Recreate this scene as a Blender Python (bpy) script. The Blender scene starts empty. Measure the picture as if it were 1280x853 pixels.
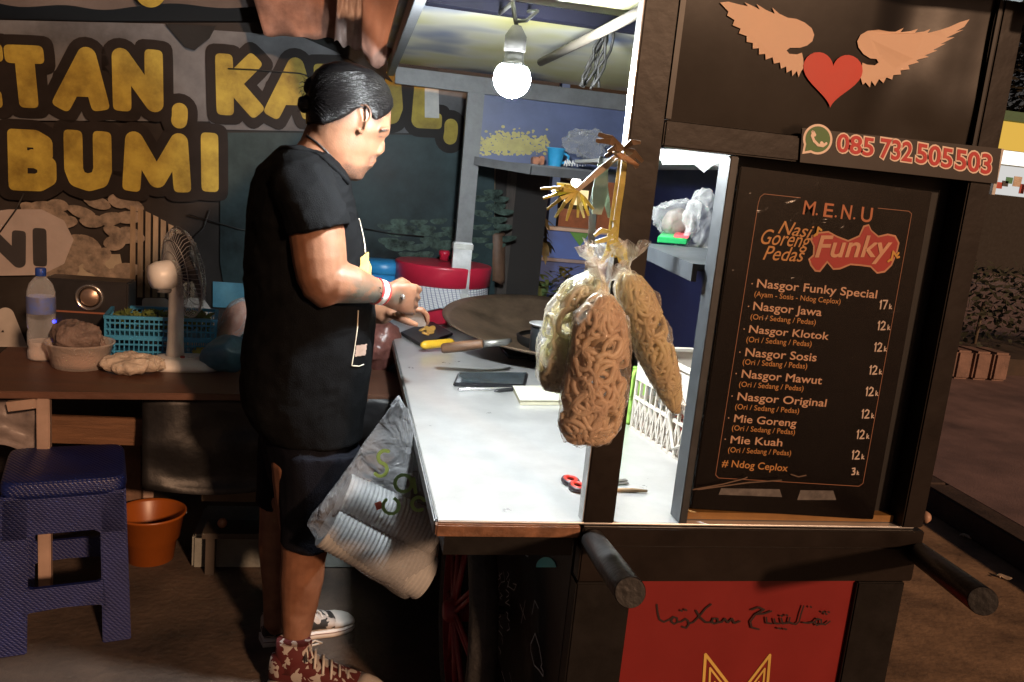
import bpy, bmesh, math, random
from mathutils import Vector, Matrix, noise
from mathutils.bvhtree import BVHTree
R = math.radians
random.seed(7)
sc = bpy.context.scene
col = sc.collection

# ------------------------------------------------------------------ camera
HC = 1.45                                   # eye height of the photographer
F = 1028.0                                  # focal length in photo pixels (1280 wide)
CAM = Vector((0, 0, HC))
_y = Vector(((440.85-640)/F, -(213.24-426.5)/F, -1)).normalized()
_h = Vector((1, -0.0976, 0)).normalized()
_z = _h.cross(_y).normalized()
if _z.y < 0: _z = -_z
_x = _y.cross(_z)
ROT = Matrix((_x, _y, _z))                  # camera space -> world
cd = bpy.data.cameras.new('camera'); cam = bpy.data.objects.new('camera', cd); col.objects.link(cam)
cam.matrix_world = Matrix.Translation(CAM) @ ROT.to_4x4()
cd.sensor_width = 36; cd.lens = 36*F/1280; cd.clip_start = .05; cd.clip_end = 500
sc.camera = cam

# ------------------------------------------------------------------ night sky, street light, exposure
w = bpy.data.worlds.new('World'); sc.world = w; w.use_nodes = True
wn = w.node_tree.nodes; wl = w.node_tree.links
sky = wn.new('ShaderNodeTexSky'); sky.sky_type = 'NISHITA'; sky.sun_disc = False
sky.sun_elevation = R(20); sky.sun_rotation = R(155)
mx = wn.new('ShaderNodeMix'); mx.data_type = 'RGBA'; mx.blend_type = 'MULTIPLY'; mx.inputs[0].default_value = 1
mx.inputs[7].default_value = (1.0, .66, .55, 1)
wl.new(sky.outputs[0], mx.inputs[6]); wl.new(mx.outputs[2], wn['Background'].inputs[0])
wn['Background'].inputs[1].default_value = .018
sd = bpy.data.lights.new('street_glow', 'SUN'); sun = bpy.data.objects.new('street_glow', sd); col.objects.link(sun)
sd.energy = 2.7; sd.angle = R(3); sd.color = (1, .58, .34)
sun.rotation_euler = Vector((-.42, 1.0, -.42)).to_track_quat('-Z', 'Y').to_euler()
sc.view_settings.view_transform = 'Standard'; sc.view_settings.look = 'None'
sc.view_settings.exposure = 0; sc.view_settings.gamma = 1; sc.view_settings.use_curve_mapping = False
sc.cycles.use_denoising = True
sc.cycles.max_bounces = 8; sc.cycles.transparent_max_bounces = 24
sc.cycles.caustics_reflective = False; sc.cycles.caustics_refractive = False
BULB_W = 1550

# ------------------------------------------------------------------ pixel -> place (photo pixels, a real plane)
def ray(px, py): return (ROT @ Vector(((px-640)/F, -(py-426.5)/F, -1))).normalized()
def onZ(px, py, z): d = ray(px, py); return CAM + d*((z-HC)/d.z)
def onY(px, py, y): d = ray(px, py); return CAM + d*(y/d.y)
def onX(px, py, x): d = ray(px, py); return CAM + d*(x/d.x)
def onP(px, py, p0, n): d = ray(px, py); return CAM + d*((p0-CAM).dot(n)/d.dot(n))

# ------------------------------------------------------------------ mesh builder
class MB:
    def __init__(s): s.v = []; s.f = []; s.sm = []
    def add(s, vs, fs, smooth=False):
        b = len(s.v); s.v += [Vector(p) for p in vs]
        for f in fs: s.f.append([b+i for i in f]); s.sm.append(smooth)
        return s
    def box(s, lo, hi):
        x0, y0, z0 = lo; x1, y1, z1 = hi
        vs = [(x, y, z) for z in (z0, z1) for y in (y0, y1) for x in (x0, x1)]
        return s.add(vs, [(0,2,3,1),(4,5,7,6),(0,1,5,4),(2,6,7,3),(0,4,6,2),(1,3,7,5)])
    def obox(s, c, ax, ay, az):              # centre and three half-axes
        c = Vector(c); ax, ay, az = Vector(ax), Vector(ay), Vector(az)
        vs = [c+ax*i+ay*j+az*k for k in (-1,1) for j in (-1,1) for i in (-1,1)]
        return s.add(vs, [(0,2,3,1),(4,5,7,6),(0,1,5,4),(2,6,7,3),(0,4,6,2),(1,3,7,5)])
    def bar(s, a, b, wd, ht, up=(0,0,1)):
        a, b = Vector(a), Vector(b); d = (b-a); L = d.length; d.normalize()
        sx = d.cross(Vector(up)).normalized(); u = sx.cross(d)
        return s.obox((a+b)/2, sx*wd/2, d*L/2, u*ht/2)
    def loft(s, rings, cap=True, smooth=True, close=True):
        n = len(rings[0]); vs = [p for r in rings for p in r]; fs = []
        for i in range(len(rings)-1):
            for j in range(n if close else n-1):
                k = (j+1) % n
                fs.append((i*n+j, i*n+k, (i+1)*n+k, (i+1)*n+j))
        s.add(vs, fs, smooth)
        if cap:
            b = len(s.v)-len(vs); s.f.append([b+i for i in range(n)][::-1]); s.f.append([b+(len(rings)-1)*n+j for j in range(n)]); s.sm += [False, False]
        return s
    def tube(s, pts, r, seg=8, cap=True):
        pts = [Vector(p) for p in pts]; n = len(pts)
        rs = r if isinstance(r, (list, tuple)) else [r]*n
        t0 = (pts[1]-pts[0]).normalized()
        u = t0.orthogonal().normalized(); rings = []
        for i, p in enumerate(pts):
            t = ((pts[min(i+1,n-1)]-pts[max(i-1,0)])).normalized()
            u = (u - t*u.dot(t)); u = u.normalized() if u.length > 1e-6 else t.orthogonal().normalized()
            v = t.cross(u)
            rings.append([p+(u*math.cos(a)+v*math.sin(a))*rs[i] for a in (2*math.pi*k/seg for k in range(seg))])
        return s.loft(rings, cap)
    def lathe(s, prof, c=(0,0,0), seg=24, axis=(0,0,1), cap=True, smooth=True, sx=1, sy=1):
        c = Vector(c); a = Vector(axis).normalized(); u = a.orthogonal().normalized() if abs(a.z) < .99 else Vector((1,0,0)); v = a.cross(u)
        rings = [[c+a*h+(u*math.cos(t)*sx+v*math.sin(t)*sy)*r for t in (2*math.pi*k/seg for k in range(seg))] for r, h in prof]
        return s.loft(rings, cap, smooth)
    def prism(s, poly, ext):                 # planar 3D outline pushed along ext
        n = len(poly); e = Vector(ext); poly = [Vector(p) for p in poly]
        vs = poly+[p+e for p in poly]
        return s.add(vs, [tuple(range(n)), tuple(range(2*n-1, n-1, -1))]+[(i, (i+1)%n, n+(i+1)%n, n+i) for i in range(n)])
    def poly(s, pts): return s.add(pts, [tuple(range(len(pts)))])
    def grid(s, fn, nu, nv, smooth=True):
        vs = [fn(i/nu, j/nv) for j in range(nv+1) for i in range(nu+1)]
        return s.add(vs, [(j*(nu+1)+i, j*(nu+1)+i+1, (j+1)*(nu+1)+i+1, (j+1)*(nu+1)+i) for j in range(nv) for i in range(nu)], smooth)
    def mesh(s, name):
        me = bpy.data.meshes.new(name); me.from_pydata([tuple(p) for p in s.v], [], s.f); me.update()
        me.polygons.foreach_set('use_smooth', s.sm); return me
    def build(s, name, mat, parent=None, bev=0, fix=True, label=None):
        me = s.mesh(name)
        if bev or fix:
            bm = bmesh.new(); bm.from_mesh(me)
            if fix: bmesh.ops.recalc_face_normals(bm, faces=bm.faces)
            if bev:
                es = [e for e in bm.edges if len(e.link_faces) == 2 and e.calc_face_angle(0) > .6]
                bmesh.ops.bevel(bm, geom=es, offset=bev, segments=2, affect='EDGES', clamp_overlap=True)
            bm.to_mesh(me); bm.free()
        return put(name, me, mat, parent, label)

def wloc(o):
    p = Vector(o.location)
    while o.parent: o = o.parent; p = p + Vector(o.location)
    return p
def put(name, me, mat, parent=None, label=None):
    o = bpy.data.objects.new(name, me); col.objects.link(o)
    if mat and not me.materials: me.materials.append(mat)
    if parent: o.parent = parent; o.location = -wloc(parent)
    if label: o['label'] = label
    return o
def thing(name, label, cat, loc=(0,0,0), group=None):
    o = bpy.data.objects.new(name, None); col.objects.link(o); o.location = loc; o.empty_display_size = .05
    o['label'] = label; o['category'] = cat
    if group: o['group'] = group
    return o
def tag(o, label, cat, group=None):
    o['label'] = label; o['category'] = cat
    if group: o['group'] = group
    return o
def kind(o, k): o['kind'] = k; return o
def evaluated(me, mods, name='tmp'):          # run modifiers on a mesh, give back a new mesh
    o = bpy.data.objects.new(name, me); col.objects.link(o)
    for typ, kw in mods:
        m = o.modifiers.new(typ, typ)
        for k, v in kw.items(): setattr(m, k, v)
    dg = bpy.context.evaluated_depsgraph_get(); dg.update()
    out = bpy.data.meshes.new_from_object(o.evaluated_get(dg)); col.objects.unlink(o); bpy.data.objects.remove(o)
    out.polygons.foreach_set('use_smooth', [True]*len(out.polygons))
    return out
def wobble(me, amp, sc_, seed=0, amp2=0, sc2=1):
    o = Vector((seed*3.1, seed*1.7, seed*5.3)); me.update()
    ns = [v.normal.copy() for v in me.vertices]
    for v, n in zip(me.vertices, ns):
        v.co += n*(noise.noise(v.co*sc_+o)*amp + (noise.noise(v.co*sc2+o)*amp2 if amp2 else 0))
    me.update(); return me

# ------------------------------------------------------------------ materials
MATS = {}
def mat(name, c, rough=.6, metal=0, var=.2, scale=9, bump=0, bscale=60, spec=.5, alpha=1, c2=None, emit=0, stretch=None, sheen=0, sss=0, coat=0):
    if name in MATS: return MATS[name]
    m = bpy.data.materials.new(name); m.use_nodes = True; n = m.node_tree.nodes; l = m.node_tree.links
    b = n['Principled BSDF']; b.inputs['Roughness'].default_value = rough; b.inputs['Metallic'].default_value = metal
    b.inputs['Specular IOR Level'].default_value = spec; b.inputs['Alpha'].default_value = alpha
    if coat: b.inputs['Coat Weight'].default_value = coat; b.inputs['Coat Roughness'].default_value = .08
    if sss: b.inputs['Subsurface Weight'].default_value = sss; b.inputs['Subsurface Radius'].default_value = (.01, .004, .002)
    tc = n.new('ShaderNodeTexCoord'); mp = n.new('ShaderNodeMapping'); l.new(tc.outputs['Object'], mp.inputs[0])
    if stretch: mp.inputs['Scale'].default_value = stretch
    no = n.new('ShaderNodeTexNoise'); no.inputs['Scale'].default_value = scale; no.inputs['Detail'].default_value = 6; no.inputs['Roughness'].default_value = .65
    l.new(mp.outputs[0], no.inputs['Vector'])
    rp = n.new('ShaderNodeValToRGB'); rp.color_ramp.elements[0].position = .3; rp.color_ramp.elements[1].position = .72
    a = c if c2 is None else c2
    rp.color_ramp.elements[0].color = tuple(x*(1-var) for x in a)+(1,); rp.color_ramp.elements[1].color = tuple(min(1, x*(1+var)) for x in c)+(1,)
    l.new(no.outputs[0], rp.inputs[0]); l.new(rp.outputs[0], b.inputs['Base Color'])
    rr = n.new('ShaderNodeMapRange'); rr.inputs[3].default_value = max(.02, rough*.75); rr.inputs[4].default_value = min(1, rough*1.25)
    l.new(no.outputs[0], rr.inputs[0]); l.new(rr.outputs[0], b.inputs['Roughness'])
    if bump:
        nb = n.new('ShaderNodeTexNoise'); nb.inputs['Scale'].default_value = bscale; nb.inputs['Detail'].default_value = 5
        l.new(mp.outputs[0], nb.inputs['Vector']); bp = n.new('ShaderNodeBump'); bp.inputs['Strength'].default_value = bump; bp.inputs['Distance'].default_value = .01
        l.new(nb.outputs[0], bp.inputs['Height']); l.new(bp.outputs[0], b.inputs['Normal'])
    if emit:
        b.inputs['Emission Color'].default_value = tuple(c)+(1,); b.inputs['Emission Strength'].default_value = emit
    MATS[name] = m; return m
def plastic(name, tint=(1,1,1), haze=.12, rough=.12, bump=.5, bscale=40, edge=.65, base=None, trans=0):   # thin clear film: mostly see-through, glossy creases
    if name in MATS: return MATS[name]
    m = bpy.data.materials.new(name); m.use_nodes = True; n = m.node_tree.nodes; l = m.node_tree.links
    b = n['Principled BSDF']; b.inputs['Base Color'].default_value = tuple(base or tint)+(1,); b.inputs['Roughness'].default_value = rough; b.inputs['Specular IOR Level'].default_value = .9
    tr = n.new('ShaderNodeBsdfTransparent'); tr.inputs[0].default_value = tuple(tint)+(1,)
    mix = n.new('ShaderNodeMixShader'); lw = n.new('ShaderNodeLayerWeight'); lw.inputs[0].default_value = .25
    tc = n.new('ShaderNodeTexCoord'); no = n.new('ShaderNodeTexNoise'); no.inputs['Scale'].default_value = bscale; no.inputs['Detail'].default_value = 3; no.inputs['Distortion'].default_value = 1.2
    l.new(tc.outputs['Object'], no.inputs['Vector'])
    bp = n.new('ShaderNodeBump'); bp.inputs['Strength'].default_value = bump; bp.inputs['Distance'].default_value = .012
    l.new(no.outputs[0], bp.inputs['Height']); l.new(bp.outputs[0], b.inputs['Normal']); l.new(bp.outputs[0], lw.inputs['Normal'])
    mr = n.new('ShaderNodeMapRange'); mr.inputs[3].default_value = haze; mr.inputs[4].default_value = min(1, haze+edge)
    l.new(lw.outputs['Facing'], mr.inputs[0]); l.new(mr.outputs[0], mix.inputs[0]); l.new(tr.outputs[0], mix.inputs[1]); l.new(b.outputs[0], mix.inputs[2])
    if trans:
        tl = n.new('ShaderNodeBsdfTranslucent'); tl.inputs[0].default_value = tuple(base or tint)+(1,); m2 = n.new('ShaderNodeMixShader'); m2.inputs[0].default_value = trans
        l.new(b.outputs[0], m2.inputs[1]); l.new(tl.outputs[0], m2.inputs[2]); l.new(m2.outputs[0], mix.inputs[2])
    l.new(mix.outputs[0], n['Material Output'].inputs[0]); MATS[name] = m; return m
def glow(name, c, s):
    if name in MATS: return MATS[name]
    m = bpy.data.materials.new(name); m.use_nodes = True; n = m.node_tree.nodes; n.clear()
    e = n.new('ShaderNodeEmission'); e.inputs[0].default_value = tuple(c)+(1,); e.inputs[1].default_value = s
    o = n.new('ShaderNodeOutputMaterial'); m.node_tree.links.new(e.outputs[0], o.inputs[0]); MATS[name] = m; return m

BLACKP = mat('black_paint', (.010,.009,.0085), .42, var=.35, scale=14, bump=.12, bscale=25, spec=.22)
BROWNP = mat('brown_black_paint', (.010,.0065,.005), .40, var=.35, scale=10, bump=.12, bscale=18, spec=.30)
WORN = mat('worn_lip', (.20,.095,.05), .5, var=.5, scale=30, bump=.3)
GREYP = mat('grey_painted_steel', (.12,.124,.13), .5, var=.25, scale=16, bump=.1)
GALV = mat('tin_sleeve', (.62,.63,.64), .35, metal=.7, var=.2, scale=18)
WHITE = mat('white_plastic', (.72,.71,.69), .35, var=.08)
RED = mat('red_plastic', (.52,.02,.05), .32, var=.12)
BLUE = mat('blue_plastic', (.03,.25,.55), .35, var=.12)
WOODD = mat('dark_wood', (.13,.062,.03), .55, var=.45, scale=5, stretch=(1,1,12), bump=.2)
BONE = mat('cream_print', (.66,.44,.28), .55, var=.06)

# ------------------------------------------------------------------ lettering
def glyphs(s, off=0, shear=0, sp=1.0):
    c = bpy.data.curves.new('t', 'FONT'); c.body = s; c.offset = off; c.shear = shear; c.space_character = sp; c.resolution_u = 4
    o = bpy.data.objects.new('t', c); col.objects.link(o)
    dg = bpy.context.evaluated_depsgraph_get(); dg.update()
    me = bpy.data.meshes.new_from_object(o.evaluated_get(dg))
    vs = [(v.co.x, v.co.y) for v in me.vertices]; fs = [tuple(p.vertices) for p in me.polygons]
    col.objects.unlink(o); bpy.data.objects.remove(o); bpy.data.meshes.remove(me); bpy.data.curves.remove(c)
    return vs, fs
CAP = .686
def text(mb, s, P0, P1, P2, off=0, shear=0, lift=Vector((0,-.001,0)), off2=None, sp=1.0):
    """baseline start, baseline end, cap height above start, all on one plane"""
    vs, fs = glyphs(s, off, shear, sp)
    x0 = min(v[0] for v in vs); x1 = max(v[0] for v in vs)
    if off2 is not None: vs, fs = glyphs(s, off2, shear, sp)
    U = (P1-P0)/(x1-x0); V = (P2-P0)/CAP
    mb.add([P0+U*(x-x0)+V*y+lift for x, y in vs], fs)
STK = {
 'T': [[(0,1),(1,1)],[(.5,1),(.5,0)]], 'A': [[(0,0),(.5,1),(1,0)],[(.22,.30),(.78,.30)]], 'N': [[(0,0),(0,1),(1,0),(1,1)]],
 'K': [[(0,0),(0,1)],[(.95,1),(.12,.45)],[(.25,.55),(1,0)]], 'U': [[(0,1),(0,.3),(.12,.08),(.5,0),(.88,.08),(1,.3),(1,1)]],
 'L': [[(0,1),(0,0),(1,0)]], 'B': [[(0,0),(0,1)],[(0,1),(.6,1),(.88,.9),(.88,.65),(.6,.53),(0,.53)],[(.6,.53),(1,.42),(1,.12),(.7,0),(0,0)]],
 'M': [[(0,0),(.06,1),(.5,.1),(.94,1),(1,0)]], 'I': [[(.5,0),(.5,1)]], ',': [[(.55,.72),(.6,.6),(.55,.3),(.2,0)]], 'E': [[(1,1),(0,1),(0,0),(1,0)],[(0,.5),(.8,.5)]],
 'D': [[(0,0),(0,1),(.5,1),(.9,.8),(1,.5),(.9,.2),(.5,0),(0,0)]], 'O': [[(.5,1),(.1,.8),(0,.5),(.1,.2),(.5,0),(.9,.2),(1,.5),(.9,.8),(.5,1)]], 'G': [[(.9,.85),(.5,1),(.1,.8),(0,.5),(.1,.2),(.5,0),(1,.1),(1,.45),(.6,.45)]],
}
def strokes(mb, polys, wd, nrm, step=4e-5, sq=1):
    nrm = Vector(nrm).normalized(); k = 0
    for pl in polys:
        for i, p in enumerate(pl):
            e = nrm*step*k; k += 1
            t = (pl[min(i+1, len(pl)-1)]-pl[max(i-1, 0)]).normalized(); s = t.cross(nrm)
            ex = sq if i in (0, len(pl)-1) else 1
            mb.poly([p+e+(t*math.copysign(abs(math.cos(a))**ex, math.cos(a))+s*math.copysign(abs(math.sin(a))**ex, math.sin(a)))*wd/2 for a in (2*math.pi*j/20 for j in range(20))])
        for a, b in zip(pl, pl[1:]):
            e = nrm*step*k; k += 1
            d = (b-a).normalized(); s = d.cross(nrm)*wd/2
            mb.poly([a-s+e, b-s+e, b+s+e, a+s+e])
def letter(mb, ch, tl, bl, br, wd, nrm, outl=0, lift=0):
    """one fat letter in the box given by three corners of its own outer edge"""
    up = tl-bl; rt = br-bl; ul = up.length; rl = rt.length; nrm = Vector(nrm).normalized()
    mx_ = min(.5, wd/2/rl); my = min(.5, wd/2/ul)
    f = lambda x, y: bl+rt*(mx_+x*(1-2*mx_))+up*(my+y*(1-2*my))+nrm*lift
    strokes(mb, [[f(x, y) for x, y in pl] for pl in STK[ch]], wd+outl, nrm, sq=.5 if ch != ',' else 1)

# ================================================================== SETTING: ground, pavement, kerb, road
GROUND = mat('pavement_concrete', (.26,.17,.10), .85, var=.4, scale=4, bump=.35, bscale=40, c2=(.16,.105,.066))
ASPH = mat('asphalt', (.20,.135,.13), .75, var=.25, scale=2.2, bump=.3, bscale=120, c2=(.14,.10,.10))
FZ = .13                                   # the pavement across the kerb lies a step higher than the road the cart stands on
_ka, _kb = onZ(1167, 612, FZ), onZ(1280, 679, FZ)
KX = lambda y: _ka.x+(y-_ka.y)*(_kb.x-_ka.x)/(_kb.y-_ka.y)
g = MB(); g.poly([(-300,-300,0),(300,-300,0),(300,300,0),(-300,300,0)]); kind(g.build('road', GROUND, fix=False), 'structure')
g = MB(); g.poly([(-30,-20,.004),(.75,-20,.004),(.75,60,.004),(-30,60,.004)]); kind(g.build('dimmed_stall_floor', mat('dimmed_cement', (.085,.058,.042), .85, var=.45, scale=3, bump=.4, bscale=50, c2=(.05,.037,.03)), fix=False), 'structure')  # darker cement sheet; the left's partial shade and light falloff are in its colour
g = MB(); _s = [(KX(-3)+.151,-3,.001),(250,-3,.001),(250,250,.001),(KX(60)+.151,60,.001)]; g.prism(_s, (0,0,FZ-.001)); kind(g.build('pavement', ASPH), 'structure')
g = MB()
for i in range(-3, 40):
    y0 = i*.9; y1 = y0+.885
    g.prism([(KX(y0),y0,.001),(KX(y1),y1,.001),(KX(y1)+.15,y1,.001),(KX(y0)+.15,y0,.001)], (0,0,FZ+.001))
kind(g.build('kerb', mat('kerb_stone', (.045,.03,.024), .85, var=.45, scale=6, bump=.4), bev=.010), 'structure')

# ================================================================== BANNER WALL on the left
WY = 3.78                                     # banner plane
WN = Vector((.07, -1, 0)).normalized(); WP = Vector((-.4, WY, 0))
def bw(px, py, lift=0): return onP(px, py, WP+WN*lift, WN)
wall = MB(); a = WP-WN*.10
wd_ = Vector((WN.y, -WN.x, 0))
p = [a+wd_*3.2, a-wd_*1.35]
wall.prism([p[0], p[1], p[1]+Vector((0,0,2.9)), p[0]+Vector((0,0,2.9))], -WN*.12)
tag(wall.build('board_wall', mat('dark_boards', (.022,.018,.016), .8, var=.4, scale=3)), 'dark board wall hidden behind the torn printed banner', 'wall')

bn = thing('shop_banner', 'large creased vinyl banner with fat yellow letters and printed sacks', 'banner', tuple(WP))
GREYV = mat('banner_grey', (.125,.128,.135), .5, var=.35, scale=2.6, c2=(.08,.08,.083), bump=.25, bscale=5, spec=.12)
DARKV = mat('banner_dark', (.024,.020,.018), .45, var=.4, scale=3, bump=.25, bscale=5, spec=.12)
TEALV = mat('banner_teal', (.027,.046,.050), .42, var=.4, scale=3.2, c2=(.009,.014,.015), bump=.25, bscale=5, spec=.12)
LIFT = [0]
def bpatch(pts, name, m, lift, sub=None):      # a printed zone of the banner, thin sheet with a little sag
    mb = MB(); mb.prism([bw(x, y, lift) for x, y in pts], -WN*.0012); return mb.build(name, m, bn)
# the vinyl itself, gently rippled
def vin(u, v):
    px = -140+u*(618+140); py = 28+v*(560-28)
    q = bw(px, py, 0)
    d = .010*noise.noise(Vector((u*5, v*3, 1)))+.004*noise.noise(Vector((u*17, v*6, 4)))
    edge = max(0, 1-v*9)
    return q-WN*(.012+d*0.6)
mb = MB(); mb.grid(vin, 90, 40); mb.build('vinyl_sheet', DARKV, bn, fix=False)
bpatch([(-140,22),(210,30),(236,60),(268,38),(384,46),(480,92),(586,96),(580,168),(270,162),(262,152),(-140,150)], 'grey_print', GREYV, .002)
bpatch([(345,166),(580,170),(618,172),(618,500),(300,470),(275,330),(275,166)], 'teal_print', TEALV, .002)
# printed photograph bits: heap of sacks, bamboo fence, white puff, green sacks
sk = mat('sack_print', (.20,.155,.115), .5, var=.45, scale=22, c2=(.10,.075,.055)); mb = MB(); rr = random.Random(3)
for i in range(46):
    x = rr.uniform(30, 165); y = rr.uniform(246, 345); y = max(y, 262-(x-30)*.15) ; 
    if x < 70 and y > 320: continue
    a = rr.uniform(-.5,.5); L = rr.uniform(13,20); h = rr.uniform(6,9)
    mb.poly([bw(x+L*math.cos(t)*math.cos(a)-h*math.sin(t)*math.sin(a), y+L*math.cos(t)*math.sin(a)+h*math.sin(t)*math.cos(a), .003+i*6e-5) for t in (2*math.pi*k/14 for k in range(14))])
    mb.poly([bw(x+2+L*math.cos(t)*math.cos(a)*.96-h*math.sin(t)*math.sin(a), y+2.2+L*math.cos(t)*math.sin(a)+h*math.sin(t)*math.cos(a), .003+i*6e-5-3e-5) for t in (2*math.pi*k/14 for k in range(14))])
mb.build('sack_print', sk, bn)
bpatch([(60,318),(150,318),(158,360),(150,372),(120,372),(70,360)], 'pale_ground_print', mat('pale_print', (.25,.21,.15), .5, var=.3), .0028)
mb = MB()
for i in range(9):
    x = 163+i*9.5; top = 252+i*5.5+(i-4)**2*.3
    mb.poly([bw(x, top, .0065), bw(x+6.5, top+3, .0065), bw(x+6-i*.3, 372, .0065), bw(x-1, 372, .0065)])
mb.build('bamboo_print', mat('bamboo_print', (.21,.15,.09), .5, var=.5, scale=18, stretch=(1,1,.2)), bn)
mb = MB(); rr = random.Random(5)
for (x0, x1, y0, n) in ((470,582,276,6),(588,620,240,9)):
    for j in range(n):
        for x in range(x0, x1, 26 if x0 < 500 else 30):
            xx = x+(j%2)*11+rr.uniform(-5,5); y = y0+j*8.6+rr.uniform(-2,2); L = min(rr.uniform(11,17), (x1-x0)/2.4); sl = rr.uniform(-.12,.12)
            if xx-L < x0-8: continue
            rr2 = rr.uniform(3.2,5.2)
            mb.poly([bw(xx+L*math.cos(t), y+rr2*math.sin(t)-1.0*math.cos(2*t)+sl*L*math.cos(t), .003+j*5e-5) for t in (2*math.pi*k/12 for k in range(12))])
mb.build('green_sack_print', mat('green_sacks', (.050,.078,.064), .5, var=.7, scale=30, c2=(.014,.024,.020), spec=.12), bn)
bpatch([(-60,272),(10,262),(52,262),(80,276),(92,300),(80,330),(52,344),(-60,346)], 'white_puff_print', mat('white_print', (.30,.255,.235), .5, var=.2, scale=4), .0071)
YEL = mat('yellow_print', (.33,.26,.045), .5, var=.30, scale=9, c2=(.24,.165,.03), bump=.1, bscale=8, spec=.15); OUTL = mat('outline_print', (.013,.010,.009), .5, var=.3, spec=.12)
my = MB(); mo = MB()
rows = [('E',(-60,52),(-60,134),(4,136)),('T',(5,56),(13,135),(62,136)),('A',(76,58),(67,137),(135,139)),('N',(140,60),(142,139),(205,141)),(',',(214,124),(214,161),(236,161)),
 ('K',(269,67),(271,144),(328,146)),('A',(338,71),(331,147),(395,149)),('T',(392,80),(392,151),(446,152)),('U',(440,85),(446,156),(505,160)),('L',(519,90),(513,160),(551,162)),(',',(553,143),(553,181),(573,181)),
 ('B',(10,161),(12,238),(72,240)),('U',(80,162),(82,238),(141,240)),('M',(153,164),(154,239),(239,241)),('I',(252,166),(253,240),(273,240))]
for ch, tl, bl, br in rows:
    c3 = [bw(*q, 0) for q in (tl, bl, br)]
    wd = (.070 if ch != ',' else .062)
    letter(mo, ch, *c3, wd, WN, .078, .008); letter(my, ch, *c3, wd, WN, 0, .0115)
mo.build('outline_lettering', OUTL, bn, fix=False); my.build('yellow_lettering', YEL, bn, fix=False)
mk = MB()
for ch, tl, bl, br in [('N',(-18,286),(-18,333),(33,335)),('I',(41,285),(42,333),(60,333))]:
    letter(mk, ch, *[bw(*q, 0) for q in (tl, bl, br)], .052, WN, 0, .009)
mk.build('black_lettering', mat('black_print', (.02,.018,.02), .5), bn, fix=False)
mw = MB()
for ch, tl, bl, br in [('A',(-30,384),(-46,446),(34,446)),('B',(178,372),(178,452),(224,452)),('D',(228,372),(228,452),(270,452))]:
    letter(mw, ch, *[bw(*q, 0) for q in (tl, bl, br)], .062, WN, 0, .009)
mw.build('white_lettering', mat('white_letter_print', (.34,.31,.28), .5, var=.15), bn, fix=False)
bpatch([(266,352),(309,355),(309,386),(266,384)], 'blue_stripe_print', mat('blue_print', (.05,.17,.24), .45, var=.3), .004)
bpatch([(531,94),(548,96),(549,148),(531,147)], 'pale_panel_print', mat('pale_panel', (.40,.40,.38), .5, var=.3), .0125)
# creases: thin dark cords on the vinyl
for pts in [[(285,86),(330,88),(375,92),(400,100)],[(235,268),(300,287),(330,290)],[(455,286),(490,292),(530,296)],[(0,290),(20,262),(30,242)],[(262,262),(255,285),(240,298)]]:
    mb = MB(); mb.tube([bw(x, y, .016) for x, y in pts], .003, 5); mb.build('crease_cord', mat('cord_black', (.012,.011,.01), .6), bn)

# upper strip of an older banner with a letter's lower edge, then torn orange tarp
tb = MB()
def torn(u, v):
    px = -140+u*470; py = -70+v*(78+10*noise.noise(Vector((u*6,0,0))))
    return bw(px, py, .05+.03*noise.noise(Vector((u*4, v*2, 2))))
tb.grid(torn, 40, 10)
old = thing('upper_banner', 'old dark banner strip with a yellow letter edge above the big lettering', 'banner', tuple(bw(100,0)))
tb.build('vinyl_sheet', mat('old_banner', (.075,.06,.055), .5, var=.4, scale=3), old, fix=False)
mb = MB(); strokes(mb, [[bw(188+14*math.cos(t), -14+17*math.sin(t), .086) for t in (math.pi*k/12 for k in range(13))]], .04, WN); mb.build('yellow_letter', YEL, old, fix=False)
TARP = mat('orange_tarp', (.30,.155,.105), .5, var=.45, scale=5, c2=(.20,.11,.085), bump=.2, bscale=9, spec=.08)
def flap(name, pts, depth, label, seed, m=TARP):
    a, b, c, d = pts                       # tl tr br bl (pixels)
    def f(u, v):
        x = (a[0]*(1-u)+b[0]*u)*(1-v)+(d[0]*(1-u)+c[0]*u)*v; y = (a[1]*(1-u)+b[1]*u)*(1-v)+(d[1]*(1-u)+c[1]*u)*v
        y += 5*noise.noise(Vector((u*7, 0, seed)))*v
        return bw(x, y, depth+.035*noise.noise(Vector((u*4, v*3, seed)))+.012*noise.noise(Vector((u*13, v*5, seed))))
    mb = MB(); mb.grid(f, 30, 14); me = mb.mesh(name); me = evaluated(me, [('SOLIDIFY', dict(thickness=.002))])
    return tag(put(name, me, m), label, 'tarp')
flap('torn_tarp', [(300,-60),(470,-60),(455,52),(330,44)], .16, 'brownish orange tarp hanging over the top of the banner', 3)
flap('folded_tarp', [(425,-60),(472,-60),(470,72),(418,52)], .30, 'crumpled pale pink plastic flap beside the cart roof', 9, mat('pink_plastic', (.34,.25,.22), .5, var=.35, scale=12, bump=.6, bscale=14))
# tarp hung from the cart roof edge
def rt(px, py, y): return onY(px, py, y)
mb = MB()
def f(u, v):
    top = rt(452+u*92, -60, 3.1); bot = rt(452+u*34, 62+18*math.sin(u*3.1)+u*10, 3.25)
    return top.lerp(bot, v)+Vector((0, .03*noise.noise(Vector((u*4, v*3, 1))), 0))
mb.grid(f, 24, 14); me = evaluated(mb.mesh('roof_tarp'), [('SOLIDIFY', dict(thickness=.002))])
tag(put('roof_tarp', me, mat('salmon_tarp', (.42,.235,.18), .5, var=.18, scale=6, bump=.25, bscale=12)), 'salmon tarp sheet draped down beside the cart roof edge', 'tarp')
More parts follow.
